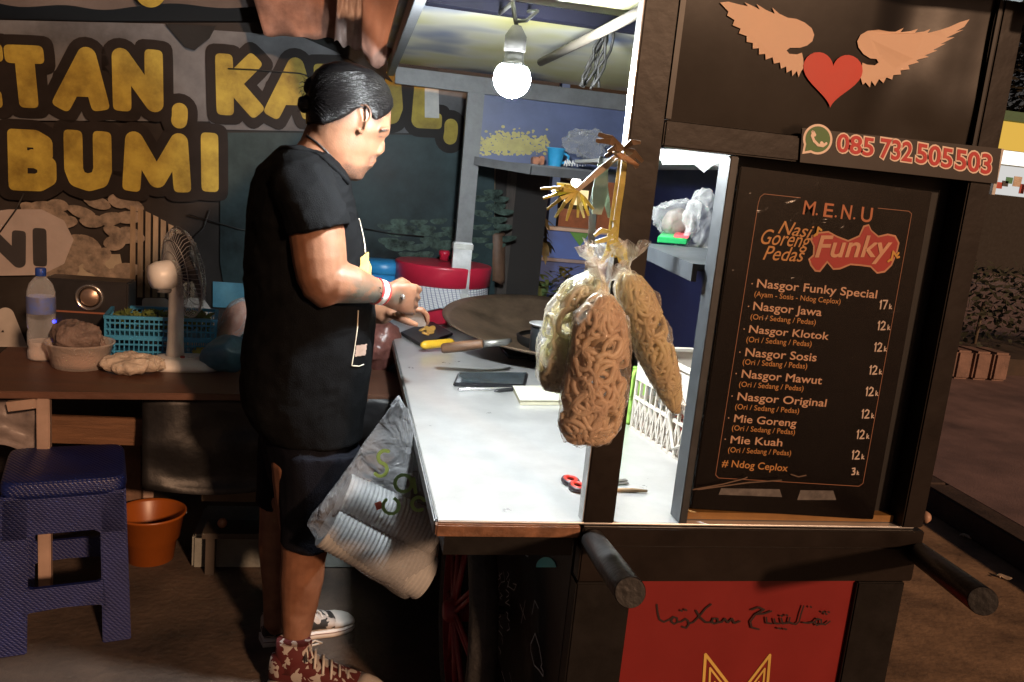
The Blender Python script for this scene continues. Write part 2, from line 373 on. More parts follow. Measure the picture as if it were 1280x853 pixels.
# black holes torn in the vinyl (dark backing patches)
bpatch([(206,30),(270,33),(262,48),(243,63),(232,60)], 'torn_hole', mat('hole_black', (.004,.004,.004), .9), .0145)
bpatch([(372,44),(455,52),(492,104),(470,92),(418,64)], 'torn_hole', mat('hole_black', (.004,.004,.004), .9), .0145)

# ================================================================== TABLE on the left and what stands on it
TZ = .70
tA = onZ(-60, 489, TZ); tB = onZ(300, 493, TZ)
tdir = (tB-tA).normalized(); tdir.z = 0; tback = Vector((-tdir.y, tdir.x, 0))
tC = tA+tdir*1.62
tab = thing('wooden_table', 'long brown wooden table against the banner wall with pale legs', 'table', (tA.x, tA.y, 0))
mb = MB(); mb.prism([tA-Vector((0,0,.022)), tC-Vector((0,0,.022)), tC+tback*.62-Vector((0,0,.022)), tA+tback*.62-Vector((0,0,.022))], (0,0,.022))
mb.build('tabletop', mat('table_brown', (.10,.045,.027), .45, var=.35, scale=4, stretch=(.6,6,1), bump=.12), tab, bev=.003)
LEGM = mat('pale_leg', (.34,.24,.19), .5, var=.2)
for fr, dep in ((.30,.035),(.93,.035),(.30,.57),(.93,.57)):
    q = tA+tdir*(1.62*fr)+tback*dep
    if dep < .1 and fr < .5: q = onY(55, 500, tA.y+.05); 
    mb = MB(); mb.obox((q.x, q.y, (TZ-.022)/2), tdir*.018, tback*.018, (0,0,(TZ-.022)/2-.001)); mb.build('leg', LEGM, tab, bev=.003)
q = onY(55, 505, tA.y+.05)
mb = MB(); mb.bar((q.x-.10, q.y, TZ-.055), (q.x-.018, q.y, TZ-.04), .02, .03); mb.build('bracket', LEGM, tab)
def tz(px, py, z=TZ): return onZ(px, py, z)

# water bottle
c = tz(52, 449); bt = thing('water_bottle', 'clear blue-capped water bottle standing at the left of the table', 'bottle', tuple(c))
k = 105/1028*c.y*1.02; s = k/.30
CLEAR = plastic('clear_pet', (.93,.96,1), .10, .06, .4, 45)
prof = [(.036,0),(.041,.006),(.041,.03),(.037,.04),(.041,.05),(.041,.09),(.038,.10),(.041,.11),(.042,.15),(.042,.20),(.041,.225),(.034,.25),(.020,.268),(.0135,.275),(.0135,.287)]
mb = MB(); mb.lathe([(r*s, h*s) for r, h in prof], c, 28); mb.build('bottle_body', CLEAR, bt)
mb = MB(); mb.lathe([(.0425*s,.155*s),(.043*s,.16*s),(.043*s,.205*s),(.0425*s,.21*s)], c, 28, cap=False); mb.build('bottle_label', mat('label_blue', (.05,.09,.30), .35, var=.7, scale=40, c2=(.5,.5,.6)), bt)
mb = MB(); mb.lathe([(.0155*s,.276*s),(.0160*s,.278*s),(.0160*s,.298*s),(.0145*s,.302*s)], c, 24); mb.build('cap', mat('cap_blue', (.015,.05,.28), .4), bt)
mb = MB(); mb.lathe([(.035*s,.003*s),(.039*s,.01*s),(.039*s,.03*s),(.036*s,.04*s),(.039*s,.05*s),(.039*s,.062*s)], c, 24); mb.build('water', plastic('water', (.9,.75,.65), .35, .05, .6, 30), bt)

# clear tub with a rag heaped in it
c = tz(100, 458); tub = thing('plastic_tub', 'see-through plastic tub beside the water bottle with pinkish contents', 'tub', tuple(c))
k = c.y/1028
mb = MB(); mb.lathe([(28*k,0),(30*k,2*k),(36*k,28*k),(38*k,29*k),(38*k,31*k),(35*k,30*k),(30*k,6*k)], c, 28, cap=False); mb.build('tub_wall', plastic('tub_film', (.92,.86,.82), .14, .2, .4, 30), tub)
mb = MB(); mb.lathe([(5*k,2*k),(27*k,3*k),(31*k,14*k),(20*k,20*k),(3*k,21*k)], c, 20); me = wobble(mb.mesh('contents'), .006, 30); put('contents', me, mat('pink_mush', (.33,.22,.18), .6, var=.4, scale=30), tub)
def cloth_heap(name, c, rx, ry, rz, m, seed, label, cat):
    mb = MB(); mb.grid(lambda u, v: c+tdir*(rx*math.cos(2*math.pi*u)*math.sin(math.pi*v)*(1+.25*math.cos(4*math.pi*u+seed)))+tback*(ry*math.sin(2*math.pi*u)*math.sin(math.pi*v))+Vector((0,0,rz*(1-math.cos(math.pi*v))*.5)), 110, 60)
    me = mb.mesh(name); o = Vector((seed*2.3, seed*1.1, seed)); cc_ = c+Vector((0,0,rz*.4))
    for v in me.vertices:
        d = v.co-cc_; n1 = noise.noise(v.co*13+o); n2 = 1-abs(noise.noise(Vector((v.co.x*34, v.co.y*34, v.co.z*20))+o))*2; n3 = 1-abs(noise.noise(v.co*75+o))*2
        v.co = cc_+d*(1+.55*n1+.20*n2+.05*n3); v.co.z = max(c.z+.002, v.co.z)
    me.update(); me.polygons.foreach_set('use_smooth', [True]*len(me.polygons)); return tag(put(name, me, m), label, cat)
cloth_heap('grey_rag', c+Vector((0,0,.045)), .080, .065, .105, mat('rag_grey', (.17,.125,.11), .85, var=.4, scale=25, bump=.5, bscale=160), 2, 'crumpled brownish grey rag stuffed into the clear tub', 'rag')
c = tz(165, 467)
cloth_heap('white_cloth', c, .082, .05, .062, mat('cloth_cream', (.50,.43,.36), .85, var=.18, scale=20, bump=.4, bscale=160), 6, 'cream cleaning cloth bunched up in front of the fan', 'cloth')

# loudspeaker box on a low shelf behind
c = tz(112, 440); c = onY(112, 372, 3.30)
sp = thing('loudspeaker', 'small black stereo speaker with a silver cone and blue lights', 'speaker', (c.x, c.y, TZ))
k = c.y/1028
mb = MB(); mb.box((c.x-50*k, c.y, TZ), (c.x+42*k, c.y+.12, c.z+20*k)); mb.build('cabinet', mat('speaker_black', (.014,.013,.015), .45), sp, bev=.006)
mb = MB(); mb.lathe([(15.5*k,0),(15.5*k,.008),(13.5*k,.010),(12*k,.002)], c, 32, (0,-1,0), cap=False); mb.build('cone_ring', mat('ring_silver', (.55,.52,.5), .25, metal=.9), sp)
mb = MB(); mb.lathe([(11.5*k,.001),(9*k,.004),(5*k,.009),(1*k,.011)], c, 24, (0,-1,0)); mb.build('cone', mat('cone_silver', (.50,.36,.28), .3, metal=.8), sp)
mb = MB(); mb.box((c.x-52*k, c.y-.006, c.z-19*k), (c.x+44*k, c.y-.001, c.z-17*k)); mb.build('trim_line', mat('trim_red', (.25,.10,.06), .4), sp)
for x, y in ((68,402),(68,409),(82,409)):
    q = onY(x, y, c.y-.004); mb = MB(); mb.lathe([(2.1*k,0),(2.1*k,.004)], q, 10, (0,-1,0)); mb.build('power_light', glow('led_blue', (.03,.05,1), 6), sp)

# two stacked blue baskets with greens
def basket(name, label, pA, pB, z0, h, depth, fill=None, group=None):
    a = pA.copy(); b = pB.copy(); a.z = b.z = z0; d = (b-a); L = d.length; d.normalize(); nrm = Vector((-d.y, d.x, 0))
    t = thing(name, label, 'basket', tuple(a), group)
    def wallp(p, q, nm):
        mb = MB(); dd = (q-p); n_ = max(6, int(dd.length/.016)); dv = dd.normalized()
        for zz in (0, h*.33, h*.66): mb.bar(p+Vector((0,0,zz+.004)), q+Vector((0,0,zz+.004)), .004, .006)
        mb.bar(p+Vector((0,0,h)), q+Vector((0,0,h)), .012, .012)
        for i in range(n_+1):
            r = p+dd*(i/n_); mb.bar(r, r+Vector((0,0,h)), .004, .006, up=(dv.y, -dv.x, 0))
        mb.build(nm, BLUEB, t)
    c0, c1, c2, c3 = a, a+d*L, a+d*L+nrm*depth, a+nrm*depth
    for p, q in ((c0,c1),(c1,c2),(c2,c3),(c3,c0)): wallp(p, q, 'basket_side')
    mb = MB(); mb.prism([c0+Vector((0,0,.001)), c1+Vector((0,0,.001)), c2+Vector((0,0,.001)), c3+Vector((0,0,.001))], (0,0,.004)); mb.build('basket_floor', BLUEB, t)
    return t, a, d, L, nrm
BLUEB = mat('basket_blue', (.035,.24,.46), .4, var=.15)
pA = tz(137, 449); pB = pA+tdir*(121/1028*3.0)
k = pA.y/1028
basket('plastic_basket', 'blue slatted plastic basket underneath another one behind the fan', pA, pB, TZ, 26*k, .20)
pA2 = pA-tdir*.015; t, a, d, L, nrm = basket('plastic_basket', 'blue slatted basket of greens stacked on top of another basket', pA2, pA2+tdir*(127/1028*3.0), TZ+27*k, 24*k, .22)
mb = MB(); rr = random.Random(4)
for i in range(260):
    p = a+d*rr.uniform(.02, L-.02)+nrm*rr.uniform(.02,.2)+Vector((0,0,rr.uniform(.03,.072)))
    ax = Vector((rr.uniform(-1,1), rr.uniform(-1,1), rr.uniform(-.4,.6))).normalized()*rr.uniform(.012,.03); bx = ax.orthogonal().normalized()*rr.uniform(.006,.012)
    mb.add([p-ax, p+bx, p+ax, p-bx], [(0,1,2,3)])
tag(mb.build('leaf_vegetables', mat('veg_green', (.085,.12,.03), .6, var=.6, scale=30), fix=False), 'chopped green leaves heaped in the upper blue basket', 'vegetables')

# table fan
c = tz(229, 464); k = c.y/1028
fan = thing('table_fan', 'white table fan turned towards the cart with a dark blurred grille', 'fan', tuple(c))
mb = MB()
out = []
for zz, sx in ((0,1),(.012,1.02),(.022,.98),(.036,.8),(.040,.6)):
    ring = []
    for i in range(28):
        a = 2*math.pi*i/28; ca, sa = math.cos(a), math.sin(a)
        x = 42*k*math.copysign(abs(ca)**.7, ca)*sx; y = .085*math.copysign(abs(sa)**.7, sa)*sx
        ring.append(c+tdir*x+tback*(y+.06)+Vector((0,0,zz)))
    out.append(ring)
mb.loft(out); mb.build('fan_base', WHITE, fan)
q = c-tdir*(11*k)+tback*.07
mb = MB(); mb.tube([q+Vector((0,0,.035)), q+Vector((0,0,.10)), q+Vector((0,0,82*k)), q+Vector((0,0,100*k))], [11*k,9.5*k,9*k,8*k], 16); mb.build('fan_column', WHITE, fan)
for i in range(4):
    mb = MB(); mb.lathe([(.008,0),(.008,.008)], c+tdir*(-.005+i*.024)+tback*.035+Vector((0,0,.038)), 10); mb.build('push_button', mat('btn_red', (.35,.05,.04), .4) if i == 0 else WHITE, fan)
hub = onY(229, 341, q.y+.02); fd = (tdir*.86+Vector((0,.42,0))+Vector((0,0,.14))).normalized()   # facing the cart
mb = MB(); b0 = hub-fd*.12
mb.lathe([(.012,0),(.040,.008),(.050,.03),(.052,.07),(.045,.10)], b0, 24, fd); mb.build('motor_housing', WHITE, fan)
mb = MB(); mb.tube([q+Vector((0,0,96*k)), b0+fd*.04-Vector((0,0,.05)), b0+fd*.045], [.016,.014,.012], 10); mb.build('neck', GREYP, fan)
gu = fd.orthogonal().normalized(); gv = fd.cross(gu); GR = 55*k
def grille(sign, nm):
    mb = MB()
    for i in range(56):
        a = 2*math.pi*i/56; e = gu*math.cos(a)+gv*math.sin(a)
        mb.tube([hub+e*.03+fd*sign*.042, hub+e*GR*.6+fd*sign*.036, hub+e*GR*.93+fd*sign*.018, hub+e*GR], .0011, 4, cap=False)
    for r, z in ((GR,0),(GR*.75,.03),(GR*.5,.038)):
        mb.tube([hub+(gu*math.cos(a)+gv*math.sin(a))*r+fd*sign*z for a in (2*math.pi*i/48 for i in range(49))], .0032 if z == 0 else .0012, 6, cap=False)
    mb.build(nm, mat('grille_white', (.55,.55,.54), .4), fan)
grille(-1, 'rear_grille'); grille(1, 'front_grille')
BLADE = mat('blade_grey', (.075,.075,.08), .4)
for i in range(3):
    a0 = 2*math.pi*i/3+.5
    def f(u, v):
        a = a0+(u-.5)*1.75*(.6+.4*v); r = .03+v*(GR*.86-.03)
        return hub+(gu*math.cos(a)+gv*math.sin(a))*r+fd*((u-.5)*.035)
    mb = MB(); mb.grid(f, 12, 8); me = evaluated(mb.mesh('blade'), [('SOLIDIFY', dict(thickness=.002))]); put('blade', me, BLADE, fan)
mb = MB(); mb.lathe([(.036,-.02),(.036,.02),(.025,.03),(.004,.034)], hub, 20, fd); mb.build('hub_cap', mat('hub_navy', (.03,.03,.07), .4), fan)

# wrapped bread loaf, blue bag, yellow packet
def blob(name, c, rx, ry, rz, m, seed, amp=.012, ax=None, ay=None, parent=None):
    ax = ax or tdir; ay = ay or tback
    mb = MB(); mb.grid(lambda u, v: c+ax*(rx*math.cos(2*math.pi*u)*math.sin(math.pi*v))+ay*(ry*math.sin(2*math.pi*u)*math.sin(math.pi*v))+Vector((0,0,-rz*math.cos(math.pi*v))), 40, 24)
    bm = bmesh.new(); bm.from_mesh(mb.mesh('b')); bmesh.ops.remove_doubles(bm, verts=bm.verts, dist=1e-5); bmesh.ops.recalc_face_normals(bm, faces=bm.faces)
    me = bpy.data.meshes.new(name); bm.to_mesh(me); bm.free(); me.polygons.foreach_set('use_smooth', [True]*len(me.polygons))
    wobble(me, amp, 14, seed, amp*.5, 38); return put(name, me, m, parent)
c = tz(289, 436); k = c.y/1028
bl = thing('bread_bag', 'pinkish bread loaf in a clear twisted bag leaning behind the blue bag', 'bread', tuple(c))
ax = (tdir*.75+Vector((0,0,.66))).normalized()
blob('loaf', c+Vector((0,0,30*k)), 28*k, .06, 24*k, mat('bread_pink', (.48,.24,.16), .45, var=.3, scale=9, bump=.3), 3, .008, ax, tback, bl)
blob('bag_film', c+Vector((0,0,30*k)), 31*k, .066, 26*k, plastic('bread_film', (1,.93,.9), .12, .15, .8, 30), 5, .012, ax, tback, bl)
c = tz(281, 470); bb = blob('blue_plastic_bag', c+tback*.09+Vector((0,0,17*k)), 26*k, .07, 19*k, mat('bag_blue', (.075,.18,.27), .3, var=.35, scale=14, bump=.5, bscale=22), 8, .016)
tag(bb, 'crumpled blue plastic bag lying beside the fan base', 'bag')
c = tz(256, 458); bb = blob('yellow_packet', c+tback*.10+Vector((0,0,8*k)), 16*k, .04, 8*k, mat('packet_yellow', (.42,.40,.08), .4, var=.3, scale=20), 2, .008); tag(bb, 'small yellow green packet squeezed between fan base and blue bag', 'packet')
c = tz(480, 470); bb = blob('red_food_bag', c+tback*.12+Vector((0,0,.09)), .085, .07, .10, mat('bag_redbrown', (.16,.062,.05), .3, var=.5, scale=16, bump=.6, bscale=24), 12, .018); tag(bb, 'brownish red food bag on the table end behind the man', 'bag')

# below and around the table
mb = MB(); q = onY(118, 540, tA.y+.28); k = q.y/1028
mb.box((q.x-62*k, q.y, q.z-16*k), (q.x+66*k, q.y+.02, q.z+18*k)); tag(mb.build('brown_board', WOODD, bev=.002), 'brown wooden board fixed under the table', 'board')
q = onY(165, 590, tA.y+.5); k = q.y/1028
mb = MB(); mb.box((q.x-10*k, q.y, 0), (q.x+10*k, q.y+.05, q.z+35*k)); tag(mb.build('wooden_post', mat('post_brown', (.13,.075,.05), .7, var=.4, bump=.3), bev=.003), 'short rough wooden post standing under the table', 'post')
def f(u, v):
    x = -70+u*132; y = 500+v*(62+6*math.sin(u*9)); return onY(x, y, tA.y+.12+.03*noise.noise(Vector((u*4, v*4, 2))))
mb = MB(); mb.grid(f, 24, 12); me = evaluated(mb.mesh('s'), [('SOLIDIFY', dict(thickness=.002))])
tag(put('hanging_plastic_sheet', me, mat('dull_plastic', (.24,.20,.19), .35, var=.4, scale=8, bump=.6, bscale=14)), 'dull grey plastic sheet hanging below the left table end', 'sheet')
def f(u, v):
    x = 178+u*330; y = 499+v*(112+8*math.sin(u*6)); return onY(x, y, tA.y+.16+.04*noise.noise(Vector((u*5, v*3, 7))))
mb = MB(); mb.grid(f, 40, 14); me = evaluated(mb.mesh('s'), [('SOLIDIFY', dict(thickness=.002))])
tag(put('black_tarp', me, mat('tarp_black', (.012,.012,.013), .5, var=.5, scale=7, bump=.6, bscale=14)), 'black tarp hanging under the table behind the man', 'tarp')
q = onZ(290, 712, 0); mb = MB(); mb.box((q.x-.14, q.y, 0), (q.x+.62, q.y+.28, .13)); tag(mb.build('concrete_step', mat('step_grey', (.17,.18,.165), .8, var=.3, scale=7, bump=.3), bev=.01), 'low grey concrete step under the table behind the legs', 'step')
q = onY(300, 619, tA.y+.34); mb = MB(); mb.bar((q.x-.13, q.y, q.z), (q.x+.5, q.y, q.z), .03, .04); tag(mb.build('timber_rail', mat('rail_wood', (.16,.12,.075), .7, var=.3)), 'thin pale timber rail above the grey step', 'rail')
q = onZ(279, 664, .02); q = onY(278, 654, q.y-.3); blob_o = blob('onion', q, .017, .017, .018, mat('onion', (.40,.20,.12), .4, var=.25, scale=30), 1, .001)
q2 = Vector((q.x, q.y, q.z)); tag(blob_o, 'single small reddish onion on the plank by the step', 'onion')
mb = MB(); mb.box((q.x-.06, q.y-.05, q.z-.038), (q.x+.32, q.y+.07, q.z-.018)); mb.box((q.x-.05, q.y-.03, 0), (q.x-.02, q.y+.05, q.z-.038)); mb.box((q.x+.18, q.y-.03, 0), (q.x+.21, q.y+.05, q.z-.038))
tag(mb.build('low_plank', mat('plank_dark', (.05,.04,.032), .7, var=.3)), 'low dark plank bench in front of the grey step', 'bench')

# stool and bucket
STOOL = mat('stool_blue', (.007,.014,.095), .38, var=.25, scale=12, bump=.55, bscale=75)
n_ = STOOL.node_tree.nodes; l_ = STOOL.node_tree.links; bpn = [x for x in n_ if x.bl_idname == 'ShaderNodeBump'][0]; mpn = [x for x in n_ if x.bl_idname == 'ShaderNodeMapping'][0]
wv = n_.new('ShaderNodeTexWave'); wv.inputs['Scale'].default_value = 42; wv.bands_direction = 'DIAGONAL'; wv.inputs['Distortion'].default_value = .4; l_.new(mpn.outputs[0], wv.inputs['Vector'])
wv2 = n_.new('ShaderNodeTexWave'); wv2.inputs['Scale'].default_value = 60; wv2.bands_direction = 'Z'; l_.new(mpn.outputs[0], wv2.inputs['Vector'])
mm = n_.new('ShaderNodeMath'); mm.operation = 'MULTIPLY'; l_.new(wv.outputs[1], mm.inputs[0]); l_.new(wv2.outputs[1], mm.inputs[1]); l_.new(mm.outputs[0], bpn.inputs['Height']); bpn.inputs['Distance'].default_value = .004
fl = onZ(-6, 826, 0); fr = onZ(164, 801, 0); u = (fr-fl); SW = u.length; u.normalize(); v = Vector((-u.y, u.x, 0))
st_h = onY(140, 594, fr.y+.02).z
st = thing('plastic_stool', 'dark blue woven-pattern plastic stool standing in front of the table', 'stool', tuple((fl+fr)/2+v*SW/2))
def sp_(a, b, z): # frustum mapping: a,b in 0..1 across the foot square
    k_ = z/st_h*.055
    return fl+u*(SW*(k_+a*(1-2*k_)))+v*(SW*(k_+b*(1-2*k_)))+Vector((0,0,z))
mb = MB(); n = 40; rg = []
def rsq(inset, z):
    out = []
    for i in range(n):
        t = 2*math.pi*i/n; ca, sa = math.cos(t), math.sin(t); e = .22
        out.append(sp_(.5+(.5-inset)*math.copysign(abs(ca)**e, ca), .5+(.5-inset)*math.copysign(abs(sa)**e, sa), z))
    return out
mb.loft([rsq(.0,st_h-.05), rsq(-.015,st_h-.03), rsq(-.012,st_h-.012), rsq(.0,st_h-.003), rsq(.03,st_h), rsq(.3,st_h-.002)]); mb.build('seat', STOOL, st)
def panel(pts, side, th=.012):
    f_ = {0: lambda a, z, d: sp_(a, d, z), 1: lambda a, z, d: sp_(a, 1-d, z), 2: lambda a, z, d: sp_(d, a, z), 3: lambda a, z, d: sp_(1-d, a, z)}[side]
    return [f_(a, z, 0) for a, z in pts], [f_(a, z, .045) for a, z in pts]
def slab(mb, A, B):
    n = len(A); mb.add(A+B, [tuple(range(n)), tuple(range(2*n-1, n-1, -1))]+[(i, (i+1)%n, n+(i+1)%n, n+i) for i in range(n)])
h = st_h
for side in range(4):
    mb = MB(); slab(mb, *panel([(.02,h-.04),(.02,h*.68),(.22,h*.68),(.27,h*.70),(.73,h*.70),(.78,h*.68),(.98,h*.68),(.98,h-.04)], side)); mb.build('skirt', STOOL, st)
    mb = MB(); slab(mb, *panel([(.19,h*.23),(.20,h*.40),(.26,h*.385),(.74,h*.385),(.80,h*.40),(.81,h*.23),(.76,h*.25),(.5,h*.26),(.24,h*.25)], side)); mb.build('stretcher', STOOL, st)
for sa, sb in ((0,0),(1,0),(1,1),(0,1)):
    mb = MB()
    m_ = (lambda a: a) if sa == 0 else (lambda a: 1-a); m2 = (lambda a: a) if sb == 0 else (lambda a: 1-a)
    A = [(0,0),(.22,0),(.22,.045),(.045,.045),(.045,.22),(0,.22)]
    mb.loft([[sp_(m_(a), m2(b), z) for a, b in A] for z in (.002, h*.25, h*.68, h-.045)], smooth=False); mb.build('leg', STOOL, st, bev=.004)
c = onZ(188, 698, 0); k = c.y/1028
bk = thing('plastic_bucket', 'orange plastic bucket on the floor beside the blue stool', 'bucket', tuple(c))
OR = mat('bucket_orange', (.25,.065,.009), .38, var=.12); hgt = .185
mb = MB(); mb.lathe([(26*k,0.002),(27.5*k,.004),(31*k,hgt*.45),(34*k,hgt*.47),(38.5*k,hgt*.93),(41*k,hgt*.95),(41.5*k,hgt),(39.5*k,hgt),(37.5*k,hgt*.95),(30*k,hgt*.45),(26*k,.012),(1*k,.010)], c, 40, cap=False); mb.build('bucket_body', OR, bk)
mb = MB(); mb.tube([c+Vector((41*k*math.cos(a), 41*k*math.sin(a), hgt-.012-.02*math.sin(a)**2)) for a in (math.pi*i/20+.1 for i in range(19))], .0025, 6); mb.build('handle', GREYP, bk)

# ================================================================== FOOD CART
CZ = .83
YF = onZ(745, 655, CZ).y                     # front plane
YB = onZ(560, 408, CZ).y                     # rear posts
XL = onZ(545, 650, CZ).x                     # left edge of the counter
XB = onY(731, 640, YF).x                     # left face of the body
XR = onY(1150, 690, YF).x                    # right face
RZ = 1.855                                   # roof beam underside
cart = thing('food_cart', 'black street food cart with steel counter, roof, heart and wings header and red front panel', 'cart', ((XB+XR)/2, YF+.9, 0))
def fy(px, py, lift=0): return onY(px, py, YF-lift)
def steel():
    m = mat('counter_steel', (.70,.70,.69), .30, metal=.62, var=.10, scale=11, bump=.006, bscale=60); return m
ST = steel()
mb = MB(); mb.box((XL+.004, YF+.006, CZ-.004), (XR-.02, YB+.62, CZ)); mb.build('counter_top', ST, cart, bev=.0015)
mb = MB(); mb.box((XL, YF, CZ-.030), (XB-.004, YF+.018, CZ-.005)); mb.build('front_lip', WORN, cart, bev=.003)
mb = MB(); mb.box((XL-.002, YF+.019, CZ-.036), (XL+.016, YB+.60, CZ-.0045)); mb.build('side_lip', mat('lip_steel', (.25,.25,.25), .45, metal=.5, var=.4, scale=20), cart, bev=.003)
mb = MB(); mb.box((XL+.02, YF+.02, CZ-.075), (XB-.01, YB+.1, CZ-.037)); mb.build('overhang_frame', BLACKP, cart)
# body box below the counter
mb = MB(); mb.box((XB+.002, YF+.05, .16), (XB+.02, YB+.05, CZ-.036)); sidep = mb.build('chalk_side_panel', mat('chalkboard', (.011,.014,.016), .5, var=.5, scale=7, bump=.06), cart)
mb = MB(); mb.box((XB+.022, YB, .16), (XR-.01, YB+.03, CZ-.01)); mb.build('rear_panel', BLACKP, cart)
mb = MB(); mb.box((XR-.024, YF+.05, .16), (XR-.006, YB-.002, CZ-.01)); mb.build('right_panel', BLACKP, cart)
zr0 = fy(1000, 728).z
mb = MB(); mb.box((XB, YF-.004, (zr0+CZ)/2+.018), (XR, YF+.04, CZ-.006)); mb.build('front_rail', BROWNP, cart, bev=.003)
mb = MB(); mb.box((XB+.003, YF+.002, zr0), (XR-.003, YF+.04, (zr0+CZ)/2+.016)); mb.build('front_rail', BROWNP, cart, bev=.003)
xa = fy(803, 728).x-.02; xb_ = fy(1072, 735).x
mb = MB(); mb.box((XB+.001, YF+.0, .14), (xa, YF+.045, zr0-.001)); mb.build('front_stile', BLACKP, cart, bev=.003)
mb = MB(); mb.box((xb_, YF+.0, .14), (XR-.02, YF+.045, zr0-.001)); mb.build('front_stile', BLACKP, cart, bev=.003)
mb = MB(); mb.box((xa, YF+.0, .14), (xb_, YF+.045, .2)); mb.build('front_rail', BLACKP, cart, bev=.003)
mb = MB(); mb.box((xa-.002, YF+.012, .19), (xb_+.002, YF+.03, zr0+.002)); redp = mb.build('red_front_panel', mat('red_panel', (.19,.011,.010), .45, var=.15, scale=3), cart)
RY = YF+.012
def ry(px, py): return onY(px, py, RY)
# script lettering in the style of the sign, traced as pen strokes
mb = MB(); N_ = Vector((0,-1,0))
def S(*pts): return [onY(760+x/2.4615, 620+y/2.4615, RY-.0012) for x, y in pts]
script = [S((150,335),(153,360),(158,380),(172,388),(190,380),(200,372),(212,376),(214,388),(204,394),(194,386),(200,374)), S((214,388),(226,386),(238,378),(246,384),(248,396),(240,406),(228,402)), S((248,392),(262,388),(280,370),(300,345),(316,333)),
 S((270,352),(282,372),(300,388),(318,388)), S((318,388),(322,376),(336,376),(338,388),(326,392),(318,384)), S((338,388),(350,386),(358,376),(368,388),(380,376),(388,390),(404,384)), S((222,350),(226,352)), S((234,347),(240,350)),
 S((440,348),(462,340),(478,348),(452,362),(436,384),(440,402),(462,408)), S((452,362),(478,360),(500,352)), S((484,372),(486,388),(500,390)), S((508,376),(512,390),(526,390)), S((530,374),(534,390),(552,388),(556,372)), S((556,386),(574,392),(584,384),(590,360),(598,336)), S((598,386),(612,388),(632,384),(640,374),(652,378),(652,390),(638,394),(632,382)), S((652,390),(664,392),(678,382)),
 S((528,364),(532,366)), S((544,362),(548,364)), S((656,352),(660,354)), S((664,358),(668,360)), S((672,352),(676,354)), S((520,402),(526,404)), S((538,404),(544,406)), S((618,336),(620,338))]
strokes(mb, script, .0040, N_); mb.build('script_lettering', mat('script_black', (.02,.008,.008), .5), redp, fix=False)
GOLD = mat('emblem_gold', (.62,.42,.10), .4, var=.15)
E_ = lambda x, y: onY(760+x/2.4615, 620+y/2.4615, RY-.0012)
def emb(pts, wd): strokes(mbe, [[E_(*q) for q in pts]], wd, N_)
mbe = MB()
for o_, wd in ((0,.0062),):
    emb([(290,640),(300,488),(400,618),(498,490),(486,640)], .0062)
    emb([(310,640),(314,530),(400,642),(482,532),(472,640)], .0045)
    emb([(326,640),(328,572),(376,640)], .0035); emb([(458,640),(464,572),(424,640)], .0035)
mbe.build('gold_crown_emblem', GOLD, redp, fix=False)
# chalk scribbles on the side panel, cyan sticker
cx_ = XB
def C(*pts): return [onX(500+x/3.5556, 620+y/3.5556, cx_-.0005) for x, y in pts]
rr = random.Random(8); mb = MB(); sc_l = []
for col_ in range(3):
    x0 = 412+col_*34
    pts = []
    y = 350+col_*-6+ (0 if col_ else 70)
    while y < (725 if col_ < 2 else 640):
        pts.append((x0+rr.uniform(-10,12), y)); y += rr.uniform(6,16)
    for i in range(0, len(pts)-3, 4): sc_l.append(C(*pts[i:i+4]))
sc_l += [C((425,300),(422,380)), C((445,340),(452,385),(468,380),(462,335)), C((490,370),(480,400),(510,420),(520,395),(505,390)), C((500,185),(516,220)), C((508,188),(498,195)), C((540,200),(562,265),(572,270),(574,215)),
 C((536,480),(560,550)), C((560,465),(542,565)), C((590,525),(602,465),(618,500)), C((604,612),(584,660),(585,690),(600,752),(622,775),(640,802),(640,780),(630,760),(635,745),(622,670),(604,612)), C((455,780),(470,828)), C((490,785),(500,828)), C((400,690),(404,720)), C((430,700),(424,735))]
strokes(mb, sc_l, .0030, (-1,0,0), 1e-5); mb.build('chalk_lettering', mat('chalk', (.80,.82,.88), .9, var=.4), sidep, fix=False)
mb = MB(); cc_ = [(648+44*math.cos(a), 318-46*math.sin(a)) for a in (math.pi*i/16 for i in range(17))]
pts = [onX(500+x/3.5556, 620+y/3.5556+ (x-648)*.0, cx_-.001) for x, y in cc_+[(604,325),(660,350),(692,345)][:0]]
mb.prism(pts, (.001,0,0)); mb.build('round_sticker', mat('sticker_cyan', (.20,.80,.88), .5, var=.1), sidep)
# push handles
for px0, py0, px1, py1, y1 in ((738,672,788,741,1.05),(1143,688,1229,752,1.05)):
    a = onY(px0, py0, YF+.03); b = onY(px1, py1, y1)
    mb = MB(); mb.tube([a, a.lerp(b,.5), b-(b-a).normalized()*.003, b], [.0235,.0235,.0235,.0222], 28); mb.build('push_handle', mat('handle_black', (.006,.0055,.0055), .42, var=.4, scale=20, bump=.15), cart)
